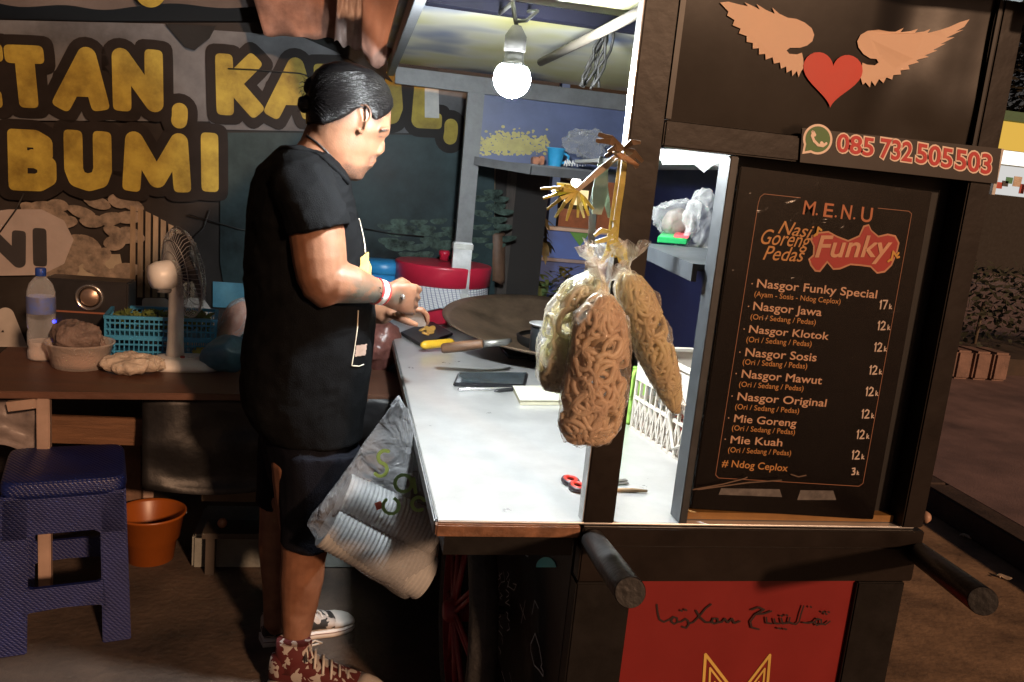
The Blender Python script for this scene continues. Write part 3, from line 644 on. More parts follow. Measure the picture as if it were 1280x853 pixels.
# wheel under the overhang
wy = 2.02; wr = .315; wx = XB-.105
def wheel(wx, nm):
    wo = MB(); prof = []
    for i in range(14):
        t = 2*math.pi*i/14; prof.append((wr-.03+.03*math.cos(t)*1.0, .036*math.sin(t)))
    prof.append(prof[0]); wo.lathe(prof, (wx,wy,wr), 48, (1,0,0), cap=False); ty = wo.build('wheel', mat('tyre_rubber', (.045,.044,.043), .75, var=.35, scale=30, bump=.4, bscale=90), cart)
    rim = MB(); RP = mat('rim_red', (.26,.022,.035), .5, var=.3, scale=20)
    rim.lathe([(wr-.062,-.026),(wr-.050,-.026),(wr-.050,.026),(wr-.062,.026),(wr-.062,-.026)], (wx,wy,wr), 48, (1,0,0), cap=False, smooth=False); rim.build('rim', RP, ty)
    hb = MB(); hb.lathe([(.022,-.06),(.030,-.05),(.030,.05),(.022,.06)], (wx,wy,wr), 20, (1,0,0)); hb.build('hub', RP, ty)
    for i in range(9):
        a = 2*math.pi*i/9
        for s_ in (-1, 1):
            sp1 = MB(); e = Vector((0, math.cos(a), math.sin(a))); e2 = Vector((0, math.cos(a+s_*.32), math.sin(a+s_*.32)))
            c0 = Vector((wx-.03, wy, wr)); sp1.tube([c0+e*.028, Vector((wx-.012, wy, wr))+e2*(wr-.058)], .0062, 8); sp1.build('spoke', RP, ty)
wheel(wx, 'wheel'); wheel(XR+.08, 'wheel')
mb = MB(); mb.tube([(wx-.05, wy, wr),(XR+.12, wy, wr)], .012, 12); mb.build('axle', BLACKP, cart)
for x in (XB+.05, XR-.08):
    for y in (YF+.12, YB-.1):
        mb = MB(); mb.box((x-.025, y-.025, .001), (x+.025, y+.025, .16)); mb.build('cart_foot', BLACKP, cart)
# posts
pw0, pw1 = fy(731, 640).x, fy(769, 640).x
mb = MB(); mb.box((pw0, YF, CZ+.001), (pw1, YF+.034, RZ)); fp = mb.build('front_post', BROWNP, cart, bev=.002)
mb = MB(); mb.box((pw0-.002, YF+.003, CZ+.002), (pw0-.0005, YF+.032, RZ-.01)); mb.build('post_tin_strip', mat('strip_grey', (.34,.34,.34), .4, metal=.4, var=.5, scale=40), fp)
rx0, rx1 = fy(1219, 180).x, fy(1150, 660).x
mb = MB(); mb.box((rx0+.003, YF-.002, CZ+.001), (rx1+.006, YF+.05, RZ+.02)); mb.build('front_post', BROWNP, cart, bev=.003)
q0 = onY(561, 406, YB).x; q1 = onY(581, 406, YB).x
zt = onY(567, 302, YB).z
mb = MB(); mb.box((q0, YB, CZ+.001), (q1, YB+.04, RZ)); bp_ = mb.build('rear_post', GREYP, cart, bev=.002)
mb = MB(); mb.box((q0-.006, YB-.006, CZ+.002), (q1+.004, YB+.046, zt)); mb.build('tin_sleeve', GALV, bp_, bev=.004)
zz = (CZ+zt)/2-.01
for z_ in (zt-.03, zz-.05):
    mb = MB(); mb.box((q0-.009, YB-.009, z_), (q1+.007, YB+.049, z_+.022)); mb.build('clear_tape', plastic('tape', (.95,.95,.9), .35, .15, .4, 60), bp_)
mb = MB(); mb.box((XR-.05, YB, CZ+.001), (XR-.006, YB+.04, RZ)); mb.build('rear_post', GREYP, cart, bev=.002)
# roof: beams, sprayed ceiling
XRO = onY(485, 90, YB).x
mb = MB(); mb.bar((XRO+.014, YF-.1, RZ+.02), (XRO+.014, YB+.1, RZ+.02), .028, .055); mb.build('roof_beam', GREYP, cart, bev=.002)
mb = MB(); mb.bar((XR+.02, YF-.1, RZ+.03), (XR+.02, YB+.1, RZ+.03), .03, .05); mb.build('roof_beam', GREYP, cart, bev=.002)
mb = MB(); mb.box((XRO+.03, YB-.006, RZ-.045), (XR+.004, YB+.034, RZ+.02)); mb.build('roof_beam', GREYP, cart, bev=.002)
bY = onZ(600, 14, RZ).y
mb = MB(); mb.box((XRO+.03, bY-.02, RZ-.002), (XR+.004, bY+.02, RZ+.03)); mb.build('cross_beam', mat('beam_navy', (.0022,.0022,.006), .7, var=.3, spec=.1), cart, bev=.002)
cm = bpy.data.materials.new('sprayed_ceiling'); cm.use_nodes = True; n_ = cm.node_tree.nodes; l_ = cm.node_tree.links
tc = n_.new('ShaderNodeTexCoord'); no = n_.new('ShaderNodeTexNoise'); no.inputs['Scale'].default_value = 2.6; no.inputs['Detail'].default_value = 2
rp = n_.new('ShaderNodeValToRGB'); e = rp.color_ramp.elements; e[0].position = .30; e[0].color = (.13,.17,.30,1); e[1].position = .66; e[1].color = (.50,.47,.20,1)
e2 = rp.color_ramp.elements.new(.47); e2.color = (.56,.55,.45,1); e3 = rp.color_ramp.elements.new(.56); e3.color = (.54,.52,.30,1)
l_.new(tc.outputs['Object'], no.inputs['Vector']); l_.new(no.outputs[0], rp.inputs[0]); l_.new(rp.outputs[0], n_['Principled BSDF'].inputs['Base Color']); n_['Principled BSDF'].inputs['Roughness'].default_value = .45
mb = MB(); mb.box((XRO-.02, YF-.12, RZ+.05), (XR+.05, YB+.12, RZ+.062)); mb.build('roof_sheet', cm, cart)
mb = MB(); mb.tube([onZ(676, 78, RZ-.03), onZ(760, 36, RZ-.03), onZ(806, 12, RZ-.03)], .012, 10); mb.build('roof_stick', mat('stick_wood', (.10,.085,.065), .6, var=.3), cart)
# blue rear header panel with yellow spray
mb = MB(); mb.box((q1+.001, YB+.012, onY(640,203,YB).z-.02), (XR-.052, YB+.024, RZ-.046)); rp_ = mb.build('rear_header_panel', mat('panel_indigo', (.075,.095,.19), .45, var=.25, scale=5), cart)
mb = MB(); rr = random.Random(2)
for i in range(900):
    x = rr.gauss(642, 24); y = rr.gauss(181, 7)
    if abs(x-642) > 44 or y > 194 or y < 158: continue
    s_ = rr.uniform(.8,2.6); q = onY(x, y, YB+.0115-i*3e-6)
    mb.poly([q+Vector((math.cos(a)*s_*.0034, 0, math.sin(a)*s_*.0026)) for a in (2*math.pi*j/7 for j in range(7))])
mb.build('yellow_spray', mat('spray_yellow', (.38,.33,.12), .6, var=.3), rp_, fix=False)
# upper shelf rail at the back
sy = YB-.16
a = onY(594, 201, YB-.01); b = onY(664, 213, sy); c_ = onY(790, 216, sy)
mb = MB(); mb.bar(a, b, .02, .034); mb.build('shelf_rail', GREYP, cart)
mb = MB(); mb.bar(b, (XR-.05, sy, b.z), .02, .034); sr = mb.build('shelf_rail', mat('rail_dark', (.06,.06,.065), .5, var=.3), cart)
mb = MB(); mb.prism([(b.x, sy+.011, b.z+.0175),(XR-.05, sy+.011, b.z+.0175),(XR-.05, YB+.01, b.z+.0175),(q1+.002, YB+.01, b.z+.0175)], (0,0,.008)); mb.build('upper_shelf', GREYP, cart)
mb = MB(); rr = random.Random(6)
strokes(mb, [[onY(705+i*3.3, 207+(i%2), sy-.0115), onY(706+i*3.3+rr.uniform(-1,1.5), 199+rr.uniform(0,3), sy-.0115), onY(707.5+i*3.3, 205, sy-.0115)] for i in range(9)], .004, N_); mb.build('paint_lettering', mat('paint_white', (.7,.7,.68), .5), sr, fix=False)
# right-hand shelves and blue inner side
mb = MB(); mb.box((XR-.045, YF+.052, CZ+.002), (XR-.03, YB-.01, RZ-.05)); mb.build('inner_side_panel', mat('panel_blue_dark', (.005,.007,.032), .5, var=.25), cart)
mb = MB(); mb.box((onY(765,330,YB).x+.1, YB-.003, CZ+.002), (XR-.052, YB+.010, onY(640,203,YB).z-.03)); mb.build('rear_blue_panel', mat('panel_blue_dark', (.005,.007,.032), .5, var=.25), cart)
fx = fy(905, 260).x
gp0, gp1 = fy(853, 630).x, fy(861, 630).x
mb = MB(); mb.box((gp0, YF+.002, CZ+.001), (gp0+.016, YF+.05, fy(930,197).z)); mb.build('menu_frame_post', mat('post_slate', (.034,.039,.044), .45, var=.3, scale=30),  cart, bev=.0015)
y1_ = 2.35; s1 = onY(870, 200, y1_)
mb = MB(); mb.box((onY(824,190,y1_).x, y1_, s1.z-.012), (XR-.046, YB-.19, s1.z+.0)); sh1 = mb.build('upper_side_shelf', mat('shelf_white', (.60,.60,.58), .5, var=.15), cart)
mb = MB(); L0 = onY(826, 186, y1_).x
top = [onY(x, y, y1_-.004) for x, y in [(822,186),(850,187),(880,190),(924,196),(922,206),(900,204),(890,208),(880,216),(868,206),(848,206),(828,206)]]
mb.prism(top, (0,.002,0)); mb.build('shelf_paper', mat('paper_white', (.72,.72,.70), .6, var=.1), sh1)
zs2 = onX(897, 335, gp0).z; A2 = onX(812, 303, gp0)
s2a = onZ(899, 337, zs2); s2b = onZ(812, 304, zs2)
mb = MB(); mb.prism([(s2a.x, YF+.055, zs2-.014),(s2b.x-.02, s2b.y, zs2-.014),(XR-.047, s2b.y, zs2-.014),(XR-.047, YF+.055, zs2-.014)], (0,0,.013)); mb.build('lower_side_shelf', mat('post_slate', (.034,.039,.044), .45, var=.3, scale=30), cart, bev=.001)
mb = MB(); mb.bar((s2a.x-.004, YF+.056, zs2-.018), (s2b.x-.024, s2b.y, zs2-.018), .01, .034); mb.build('shelf_edge', mat('post_slate', (.034,.039,.044), .45, var=.3, scale=30), cart)
# header with heart and wings
hx0 = fy(838, 150).x; hx1 = fy(1217, 175).x; hz0 = fy(847, 150).z
mb = MB(); mb.box((pw1+.001, YF-.004, fy(900, 196).z+.006), (rx0+.002, YF+.03, hz0-.004)); mb.build('header_rail', BROWNP, cart, bev=.003)
HB = mat('header_black', (.006,.0045,.0035), .24, var=.5, scale=3.5, bump=.03, bscale=9, spec=.42)
hx_a, hx_b, hz_a, hz_b = pw1+.012, rx0-.001, hz0, RZ+.2
def vy(x, z):                                  # vinyl bellies back at foot, curls forward at right edge, shaped to catch sun glare
    u, v = (x-hx_a)/(hx_b-hx_a), (z-hz_a)/(hz_b-hz_a); m_ = max(0, min(1, (u-.60)/.20)); m_ = m_*m_*(3-2*m_)
    left_ = .009+.050*(hz_b-z)*.9; right_ = .009+.105*(hx_b-x)
    w_ = noise.noise(Vector((x*10+2, 0, z*8)))*.0030*m_+noise.noise(Vector((x*7, 4, z*6)))*.0012
    return YF+left_*(1-m_)+right_*m_+w_
def vinyl(u, v):
    x = hx_a+u*(hx_b-hx_a); z_ = hz_a+v*(hz_b-hz_a); return Vector((x, vy(x, z_), z_))
mb = MB(); mb.grid(vinyl, 90, 70); hd = mb.build('header_panel', HB, cart, fix=False)
mb = MB(); mb.box((pw1+.012, YF+.048, hz0), (rx0-.001, YF+.052, RZ+.2)); mb.build('header_backing', BLACKP, hd)
mb = MB(); mb.box((pw1+.001, YF-.002, hz0), (pw1+.011, YF+.03, RZ+.2)); mb.build('header_frame', mat('frame_dark', (.006,.0055,.0055), .4), cart); mb = MB(); mb.box((rx0-.006, YF-.001, hz0+.001), (rx0+.001, YF+.005, RZ+.2)); mb.build('header_frame', mat('frame_dark', (.006,.0055,.0055), .4), cart)
HY = YF+.006
def hp(x, y, l=.003):
    p = onY(820+x/2.7826, y/2.7826, HY); return Vector((p.x, vy(p.x, p.z)-l, p.z))
RZH = Vector((0,.0006,0))
mb = MB(); hpts = []
for i in range(48):
    t = 2*math.pi*i/48; X_ = 16*math.sin(t)**3/16; Y_ = (13*math.cos(t)-5*math.cos(2*t)-2*math.cos(3*t)-math.cos(4*t))/17
    hpts.append(hp(630+X_*104+Y_*6, 262-Y_*112+X_*10, .0040))
mb.prism(hpts, RZH); mb.build('red_heart', mat('heart_red', (.60,.05,.03), .5, var=.08), hd)
lw = [(232,5),(262,2),(300,12),(330,18),(318,4),(345,16),(372,30),(360,10),(392,30),(425,45),(415,22),(440,44),(470,58),(500,62),(530,75),(555,95),(564,118),(558,140),(540,155),(515,163),(480,163),(468,172),(478,184),(505,186),(522,180),(527,200),(530,232),(520,246),(512,266),(506,244),(490,262),(488,240),(470,250),(468,228),(450,236),(446,214),(425,218),(420,196),(396,204),(394,184),(372,186),(372,164),(350,166),(350,146),(328,142),(328,122),(300,112),(306,96),(278,84),(284,66),(258,50),(262,36)]
rw = [(738,292),(730,268),(732,240),(735,215),(752,222),(780,224),(793,214),(785,202),(762,200),(738,185),(720,162),(715,140),(726,118),(750,104),(790,100),(830,106),(852,106),(882,92),(870,108),(905,104),(930,96),(920,110),(950,106),(970,97),(960,112),(1000,102),(1030,92),(1065,76),(1098,66),(1080,92),(1052,108),(1078,102),(1020,130),(1048,128),(1000,152),(1018,150),(976,172),(990,174),(950,190),(962,196),(922,206),(930,214),(896,224),(900,238),(870,242),(872,256),(846,258),(842,274),(822,266),(812,286),(796,272),(782,296),(768,278),(764,302),(748,284)]
for wpt in (lw, rw):
    mb = MB(); mb.prism([hp(x, y) for x, y in wpt], RZH); mb.build('wing', mat('wing_cream', (.74,.52,.38), .55, var=.06), hd)
# phone strip
PS0, PS1, PS2, PS3 = (1003,160),(1000,203),(1246,230),(1252,186)
SY = YF-.009
mb = MB(); mb.prism([onY(*q, SY) for q in (PS0,PS1,PS2,PS3)], (0,.004,0)); ps = mb.build('phone_strip', mat('strip_brown', (.014,.009,.007), .5, var=.2), cart)
def sy_(x, y): return onY(820+x/2.7826, y/2.7826, SY)
mb = MB(); mr = MB()
for s_, xa_, ya, xb2, yb, xt, yt in (('085',626,526,754,543,631,466),('732',777,547,888,563,782,482),('505',902,563,1027,585,908,499),('503',1038,586,1163,606,1043,520)):
    text(mb, s_, sy_(xa_,ya), sy_(xb2,yb), sy_(xt,yt), off=.03, lift=Vector((0,-.0006,0)), off2=.075); text(mr, s_, sy_(xa_,ya), sy_(xb2,yb), sy_(xt,yt), off=.02, lift=Vector((0,-.0014,0)), sp=1.0)
mb.build('number_outline', mat('num_cream', (.86,.70,.58), .5, var=.05), ps, fix=False); mr.build('number_lettering', mat('num_red', (.52,.03,.03), .5, var=.05), ps, fix=False)
mb = MB(); cxp, cyp = 562, 485
mb.poly([sy_(cxp+51*math.cos(a), cyp+53*math.sin(a))+Vector((0,-.0006,0)) for a in (2*math.pi*i/32 for i in range(32))]); mb.poly([sy_(*q)+Vector((0,-.0005,0)) for q in ((515,500),(508,536),(552,530))]); mb.build('icon_outline', mat('num_cream', (.75,.55,.42), .5), ps, fix=False)
mb = MB(); mb.poly([sy_(cxp+43*math.cos(a), cyp+45*math.sin(a))+Vector((0,-.0011,0)) for a in (2*math.pi*i/32 for i in range(32))]); mb.poly([sy_(*q)+Vector((0,-.0010,0)) for q in ((522,500),(517,527),(552,520))]); mb.build('icon_disc', mat('icon_green', (.07,.17,.045), .5), ps, fix=False)
mb = MB(); strokes(mb, [[sy_(*q)+Vector((0,-.0016,0)) for q in ((546,460),(541,472),(548,490),(562,505),(580,508),(590,500))]], .0050, N_)
strokes(mb, [[sy_(*q)+Vector((0,-.0016,0)) for q in ((544,460),(550,470))],[sy_(*q)+Vector((0,-.0016,0)) for q in ((580,506),(574,498))]], .0062, N_); mb.build('icon_receiver', mat('num_cream', (.75,.55,.42), .5), ps, fix=False)
# small knob on the right post foot
q = fy(1160, 649, .0); mb = MB(); mb.lathe([(.003,0),(.011,.003),(.013,.009),(.009,.016)], (rx1+.008, YF+.01, q.z), 16, (1,0,0)); mb.build('post_knob', mat('knob_pale', (.45,.28,.2), .5), cart)

# ------------------------------------------------------------------ menu board (leans in the opening, wrapped in clear film)
MY = YF+.010
def mp(x, y, l=.0): return onY(x, y, MY-l)
menu = thing('menu_board', 'tall black menu board with orange lettering standing on the cart counter', 'menu', tuple(mp(980, 640)))
mb = MB(); mb.prism([mp(926,208),(mp(864,636)),(mp(1092,650)),(mp(1166,240))], (0,.012,0)); bd = mb.build('board', mat('menu_black', (.0045,.003,.0027), .26, var=.4, scale=4, bump=.10, bscale=7, spec=.35), menu, bev=.002)
mb = MB(); mb.box((gp0+.021, YF+.052, CZ+.001), (rx1+.004, YF+.064, hz0-.004)); mb.build('dark_infill', mat('infill_black', (.006,.006,.006), .6), cart)  # black sheet extended behind the menu to darken the gap and block bulb light
mb = MB(); mb.box((gp0+.02, MY+.016, CZ+.0015), (rx0, MY+.05, CZ+.016)); mb.build('sill_strip', mat('sill_ochre', (.30,.155,.045), .5, var=.3), cart)
TXT = mat('menu_cream', (.56,.34,.22), .5, var=.05); TXO = mat('menu_orange', (.46,.15,.055), .5, var=.05); TXY = mat('menu_amber', (.50,.235,.07), .5, var=.05); CH = mat('menu_chalk', (.62,.50,.42), .6, var=.1); LIN = mat('menu_line', (.34,.15,.08), .5)
Lf = Vector((0,-.0008,0))
def a1(x, y): return mp(860+x/3.7094, 200+y/3.7087)       # from the upper enlargement
def a2(x, y): return mp(840+x/3.2794, 400+y/3.2808)       # from the lower one
mb = MB(); strokes(mb, [[a1(520,176)+Lf, a1(352,158)+Lf, a1(334,172)+Lf, a1(325,200)+Lf, a2(178,635)+Lf, a2(190,648)+Lf, a2(765,682)+Lf, a2(782,670)+Lf, a1(1036,250)+Lf, a1(1022,238)+Lf, a1(880,224)+Lf]], .0011, N_, 1e-6); mb.build('border_line', LIN, menu, fix=False)
for s_, x0, y0, x1, y1, xt, yt in (('M',530,252,583,258,541,188),('.',590,258,600,259,596,190),('E',625,262,668,267,634,200),('.',678,268,688,269,684,205),('N',706,272,752,276,716,208),('.',764,277,774,278,770,212),('U',798,284,850,290,806,218)):
    mb = MB(); text(mb, s_, a1(x0,y0), a1(x1,y1), a1(xt,yt), off=.012 if s_ != 'M' else .004, lift=Lf) if s_ != '.' else strokes(mb, [[a1((x0+x1)/2, y0-6)+Lf, a1((x0+x1)/2+.5, y0-6)+Lf]], .0040, N_)
    mb.build('heading_letter', TXO, menu, fix=False)
for s_, x0, y0, x1, y1, xt, yt in (('Nasi',415,340,562,362,440,282),('Goreng',330,388,556,408,352,320),('Pedas',345,462,528,472,366,398)):
    mb = MB(); text(mb, s_, a1(x0,y0), a1(x1,y1), a1(xt,yt), off=.004, shear=.12, lift=Lf); mb.build('script_line', TXY, menu, fix=False)
# the logo word with a red block behind
mb = MB(); mb.prism([a1(x,y)+Vector((0,-.0007,0)) for x, y in ((572,350),(605,335),(650,330),(690,352),(742,372),(792,350),(812,305),(838,298),(850,325),(882,352),(925,342),(962,350),(980,385),(970,430),(945,490),(912,522),(875,528),(845,498),(800,492),(752,488),(705,508),(672,510),(645,478),(628,500),(612,520),(588,518),(566,490),(556,460),(578,440),(580,400),(566,372))], (0,.0004,0)); mb.build('logo_outline', mat('logo_cream', (.52,.25,.14), .5), menu)
mb = MB(); mb.prism([a1(x,y)+Vector((0,-.0012,0)) for x, y in ((580,356),(606,342),(650,338),(690,360),(742,380),(796,356),(818,312),(836,306),(846,330),(880,360),(925,350),(956,357),(972,386),(962,430),(938,486),(908,514),(878,520),(848,490),(800,484),(752,480),(702,500),(675,502),(645,466),(622,494),(608,512),(592,510),(574,486),(565,462),(586,444),(588,400),(575,372))], (0,.0004,0)); mb.build('logo_block', mat('logo_red', (.36,.024,.020), .5, var=.08), menu)
mb = MB(); text(mb, 'Funky', a1(585,450), a1(930,448), a1(606,352), off=.016, shear=.08, lift=Vector((0,-.0022,0))); mb.build('logo_word', mat('logo_letters', (.62,.33,.20), .5), menu, fix=False)
mb = MB(); L2 = Vector((0,-.0024,0))
strokes(mb, [[a1(925,470)+L2, a1(936,462)+L2],[a1(940,464)+L2, a1(948,425)+L2, a1(962,445)+L2, a1(972,432)+L2],[a1(966,452)+L2, a1(974,450)+L2],[a1(582,352)+L2, a1(590,344)+L2],[a1(594,346)+L2, a1(600,314)+L2, a1(614,326)+L2]], .0042, N_); mb.build('logo_note', mat('note_amber', (.62,.33,.05), .5), menu, fix=False)
items = [('Nasgor Funky Special',(317,590),(873,642),(322,552),a1),('Nasgor Jawa',(300,695),(617,724),(305,658),a1),('Nasgor Klotok',(280,800),(650,834),(286,766),a1),
 ('Nasgor Sosis',(298,148),(590,170),(303,115),a2),('Nasgor Mawut',(283,236),(612,264),(288,204),a2),('Nasgor Original',(266,328),(630,356),(271,297),a2),('Mie Goreng',(252,418),(507,438),(257,388),a2),('Mie Kuah',(238,505),(450,518),(242,475),a2)]
for s_, p0, p1, p2, fn in items:
    mb = MB(); text(mb, s_, fn(*p0), fn(*p1), fn(*p2), off=.012, lift=Lf); d_ = fn(p0[0]-21, p0[1]-16)+Lf; strokes(mb, [[d_, d_+Vector((.0004,0,0))]], .0024, N_); mb.build('menu_line', TXT, menu, fix=False)
subs = [('(Ayam - Sosis - Ndog Ceplox)',(306,632),(705,668),(309,608),a1),('(Ori / Sedang / Pedas)',(288,738),(590,764),(291,714),a1),('(Ori / Sedang / Pedas)',(303,90),(570,109),(306,68),a2),('(Ori / Sedang / Pedas)',(288,182),(552,200),(291,160),a2),('(Ori / Sedang / Pedas)',(273,273),(537,291),(276,252),a2),('(Ori / Sedang / Pedas)',(257,365),(519,383),(260,344),a2),('(Ori / Sedang / Pedas)',(244,452),(502,470),(247,431),a2),('(Ori / Sedang / Pedas)',(228,542),(486,556),(231,521),a2)]
for s_, p0, p1, p2, fn in subs:
    mb = MB(); text(mb, s_, fn(*p0), fn(*p1), fn(*p2), off=.004, lift=Lf); mb.build('menu_note', TXY, menu, fix=False)
mb = MB(); text(mb, '# Ndog Ceplox', a2(202,600), a2(472,621), a2(207,572), off=.010, lift=Lf); mb.build('menu_line', TXY, menu, fix=False)
def num(s_, fn, x, y, hgt):
    mb = MB(); x0 = x
    for ch in s_:
        pl = {'1': [(.3,.8),(.5,1),(.45,0)], '2': [(0,.8),(.3,1),(.7,.85),(.6,.5),(0,0),(.8,.02)], '7': [(0,1),(.8,1),(.3,0)], '3': [(0,.95),(.6,1),(.65,.7),(.25,.55),(.7,.4),(.6,.05),(0,.02)], 'k': [(.1,1),(.05,0)]}[ch]
        hh = hgt*(.55 if ch == 'k' else 1); wd2 = hgt*.62*(.6 if ch == 'k' else 1)
        strokes(mb, [[fn(x+a*wd2+b*hh*.10, y-b*hh)+Lf for a, b in pl]], .0028 if ch != 'k' else .002, N_)
        if ch == 'k': strokes(mb, [[fn(x+.7*wd2, y-hh*.6)+Lf, fn(x+.15*wd2, y-.3*hh)+Lf, fn(x+.8*wd2, y)+Lf]], .002, N_)
        x += hgt*(.55 if ch == '1' else .8)
    mb.build('price', CH, menu, fix=False)
num('17k', a1, 880, 690, 38)
for x, y in ((836,40),(822,128),(802,222),(787,310),(770,402),(750,486),(730,570)): num('12k', a2, x, y, 34)
num('3k', a2, 736, 634, 26)
# clear film over it and a torn brown tape at the foot
def f(u, v):
    a = mp(918,204).lerp(mp(1172,238), u); b = mp(858,640).lerp(mp(1098,654), u)
    p_ = a.lerp(b, v); e = min(u, 1-u, v, 1-v)
    return p_+Vector((0, -.009-.003*noise.noise(Vector((u*6, v*9, 1)))-.004*noise.noise(Vector((u*22, v*3, 5)))*max(0, 1-e*14), 0))
mb = MB(); mb.grid(f, 70, 60); mb.build('film_wrap', plastic('menu_film', (1,1,1), .03, .12, .35, 22, .35, (.01,.01,.01)), menu, fix=False)
mb = MB()
for pts in ([(80,690),(200,668),(290,645),(300,640)],[(100,690),(300,662),(440,652)],[(480,628),(510,638),(540,632)]): strokes(mb, [[a2(*q)+Vector((0,-.008,0)) for q in pts]], .0026, N_)
mb.build('torn_tape', mat('tape_brown', (.16,.11,.08), .3), menu, fix=False)
mb = MB(); mb.prism([a2(x,y)+Vector((0,-.0012,0)) for x, y in ((200,690),(440,694),(450,726),(190,716))], (0,.0005,0)); mb.prism([a2(x,y)+Vector((0,-.0012,0)) for x, y in ((525,698),(660,700),(672,738),(512,738))], (0,.0005,0)); mb.build('grey_sticker', mat('sticker_grey', (.13,.12,.115), .5, var=.5, scale=60), menu)

# ================================================================== LAMP over the counter
bc = onY(640, 99, 1.86); bl_ = thing('light_bulb', 'glowing white round bulb hanging on a wire from the dark cross beam', 'light bulb', tuple(bc))
mb = MB(); r_ = .044
r_ = .041
mb.lathe([(max(.0005, r_*math.sin(t)), -r_*math.cos(t)) for t in (math.pi*k/16*.72 for k in range(17))], bc, 32, cap=False); mb.build('glass', glow('bulb_light', (.91, .97, 1.0), BULB_W), bl_)
mb = MB(); mb.lathe([(r_*.77,.0262),(.024,.034),(.021,.044),(.0205,.058)], bc, 32); mb.build('bulb_collar', mat('collar_grey', (.10,.10,.095), .6), bl_)
mb = MB(); mb.lathe([(.022,.056),(.024,.06),(.024,.09),(.018,.10),(.010,.112)], bc, 24); mb.build('lamp_holder', mat('holder_grey', (.05,.048,.045), .6), bl_)
tp = onZ(643, 26, RZ)
mb = MB(); mb.tube([bc+Vector((0,0,.11)), bc+Vector((-.008,.0,.135)), bc+Vector((-.012,.01,.16)), Vector((bc.x-.006, bY, RZ+.0))], .005, 8); mb.tube([bc+Vector((-.004,0,.12)), bc+Vector((.02,.0,.125)), bc+Vector((.045,.01,.15)), Vector((bc.x+.06, bY-.02, RZ+.01))], .004, 8); mb.build('cable', mat('cable_grey', (.03,.03,.028), .6), bl_)

# dangling dark strings at the roof
mb = MB(); rr = random.Random(11); z0 = RZ-.02
base = onY(758, 38, 2.3)
for i in range(7):
    p = base+Vector((rr.uniform(-.02,.03), rr.uniform(-.02,.02), 0)); pts = [p]
    for j in range(6): p = p+Vector((rr.uniform(-.014,.008)-.003, rr.uniform(-.01,.01), -.026)); pts.append(p)
    mb.tube(pts, .004, 6)
mb.tube([base+Vector((-.03,0,.02)), base, base+Vector((.04,0,.01)), base+Vector((.1,0,.05))], .006, 6)
tag(mb.build('tied_cord', mat('cord_black', (.012,.011,.01), .6)), 'bundle of dark frayed cords tied under the cart roof', 'cord')

# ================================================================== THINGS ON THE COUNTER
def cz(px, py, z=CZ): return onZ(px, py, z)
X3, Y3, Z3 = Vector((1,0,0)), Vector((0,1,0)), Vector((0,0,1))
# phone, pen, notebook
p0, p1, p2, p3 = [cz(*q, CZ+.0) for q in ((566,484),(656,486),(660,470),(572,470))]
def slab4(mb, pts, h, lift=.001):
    mb.prism([p+Z3*lift for p in pts], Z3*h)
ph = thing('phone', 'black smartphone lying screen up on the steel counter', 'phone', tuple(p0))
p3 = p0+(p3-p0)*1.0
mb = MB(); slab4(mb, [p0,p1,p2,p3], .012); mb.build('case', mat('case_black', (.015,.015,.018), .3), ph, bev=.004)
cn = (p0+p1+p2+p3)/4
mb = MB(); mb.poly([cn+(p-cn)*.93+Z3*.0134 for p in (p0,p1,p2,p3)]); mb.build('screen', mat('screen_glass', (.05,.065,.075), .08, var=.7, scale=60, c2=(.02,.03,.03)), ph)
mb = MB(); a, b = cz(572,487,CZ+.006), cz(655,486,CZ+.006); mb.tube([a, a.lerp(b,.02), a.lerp(b,.95), b], [.002,.0055,.0055,.0015], 12); tag(mb.build('silver_pen', mat('pen_silver', (.55,.55,.55), .25, metal=.8)), 'silver pen lying along the near edge of the phone', 'pen')
mb = MB(); a, b = cz(618,489,CZ+.006), cz(672,484,CZ+.006); mb.tube([a, a.lerp(b,.1), a.lerp(b,.7), b], [.002,.006,.006,.002], 12); tag(mb.build('black_pen', mat('pen_black', (.02,.02,.022), .3)), 'black pen crossing the phone corner towards the notebook', 'pen')
nb = [cz(*q) for q in ((650,507),(720,507),(716,489),(641,489))]
nt = thing('notebook', 'small cream paper notebook on the counter behind the cracker bags', 'notebook', tuple(nb[0]))
mb = MB(); slab4(mb, nb, .012); mb.build('pages', mat('paper_cream', (.62,.58,.42), .7), nt)
cn = sum(nb, Vector())/4
mb = MB(); slab4(mb, [cn+(p-cn)*1.02 for p in nb], .002, .0145); mb.build('cover', mat('cover_cream', (.66,.64,.52), .6), nt)
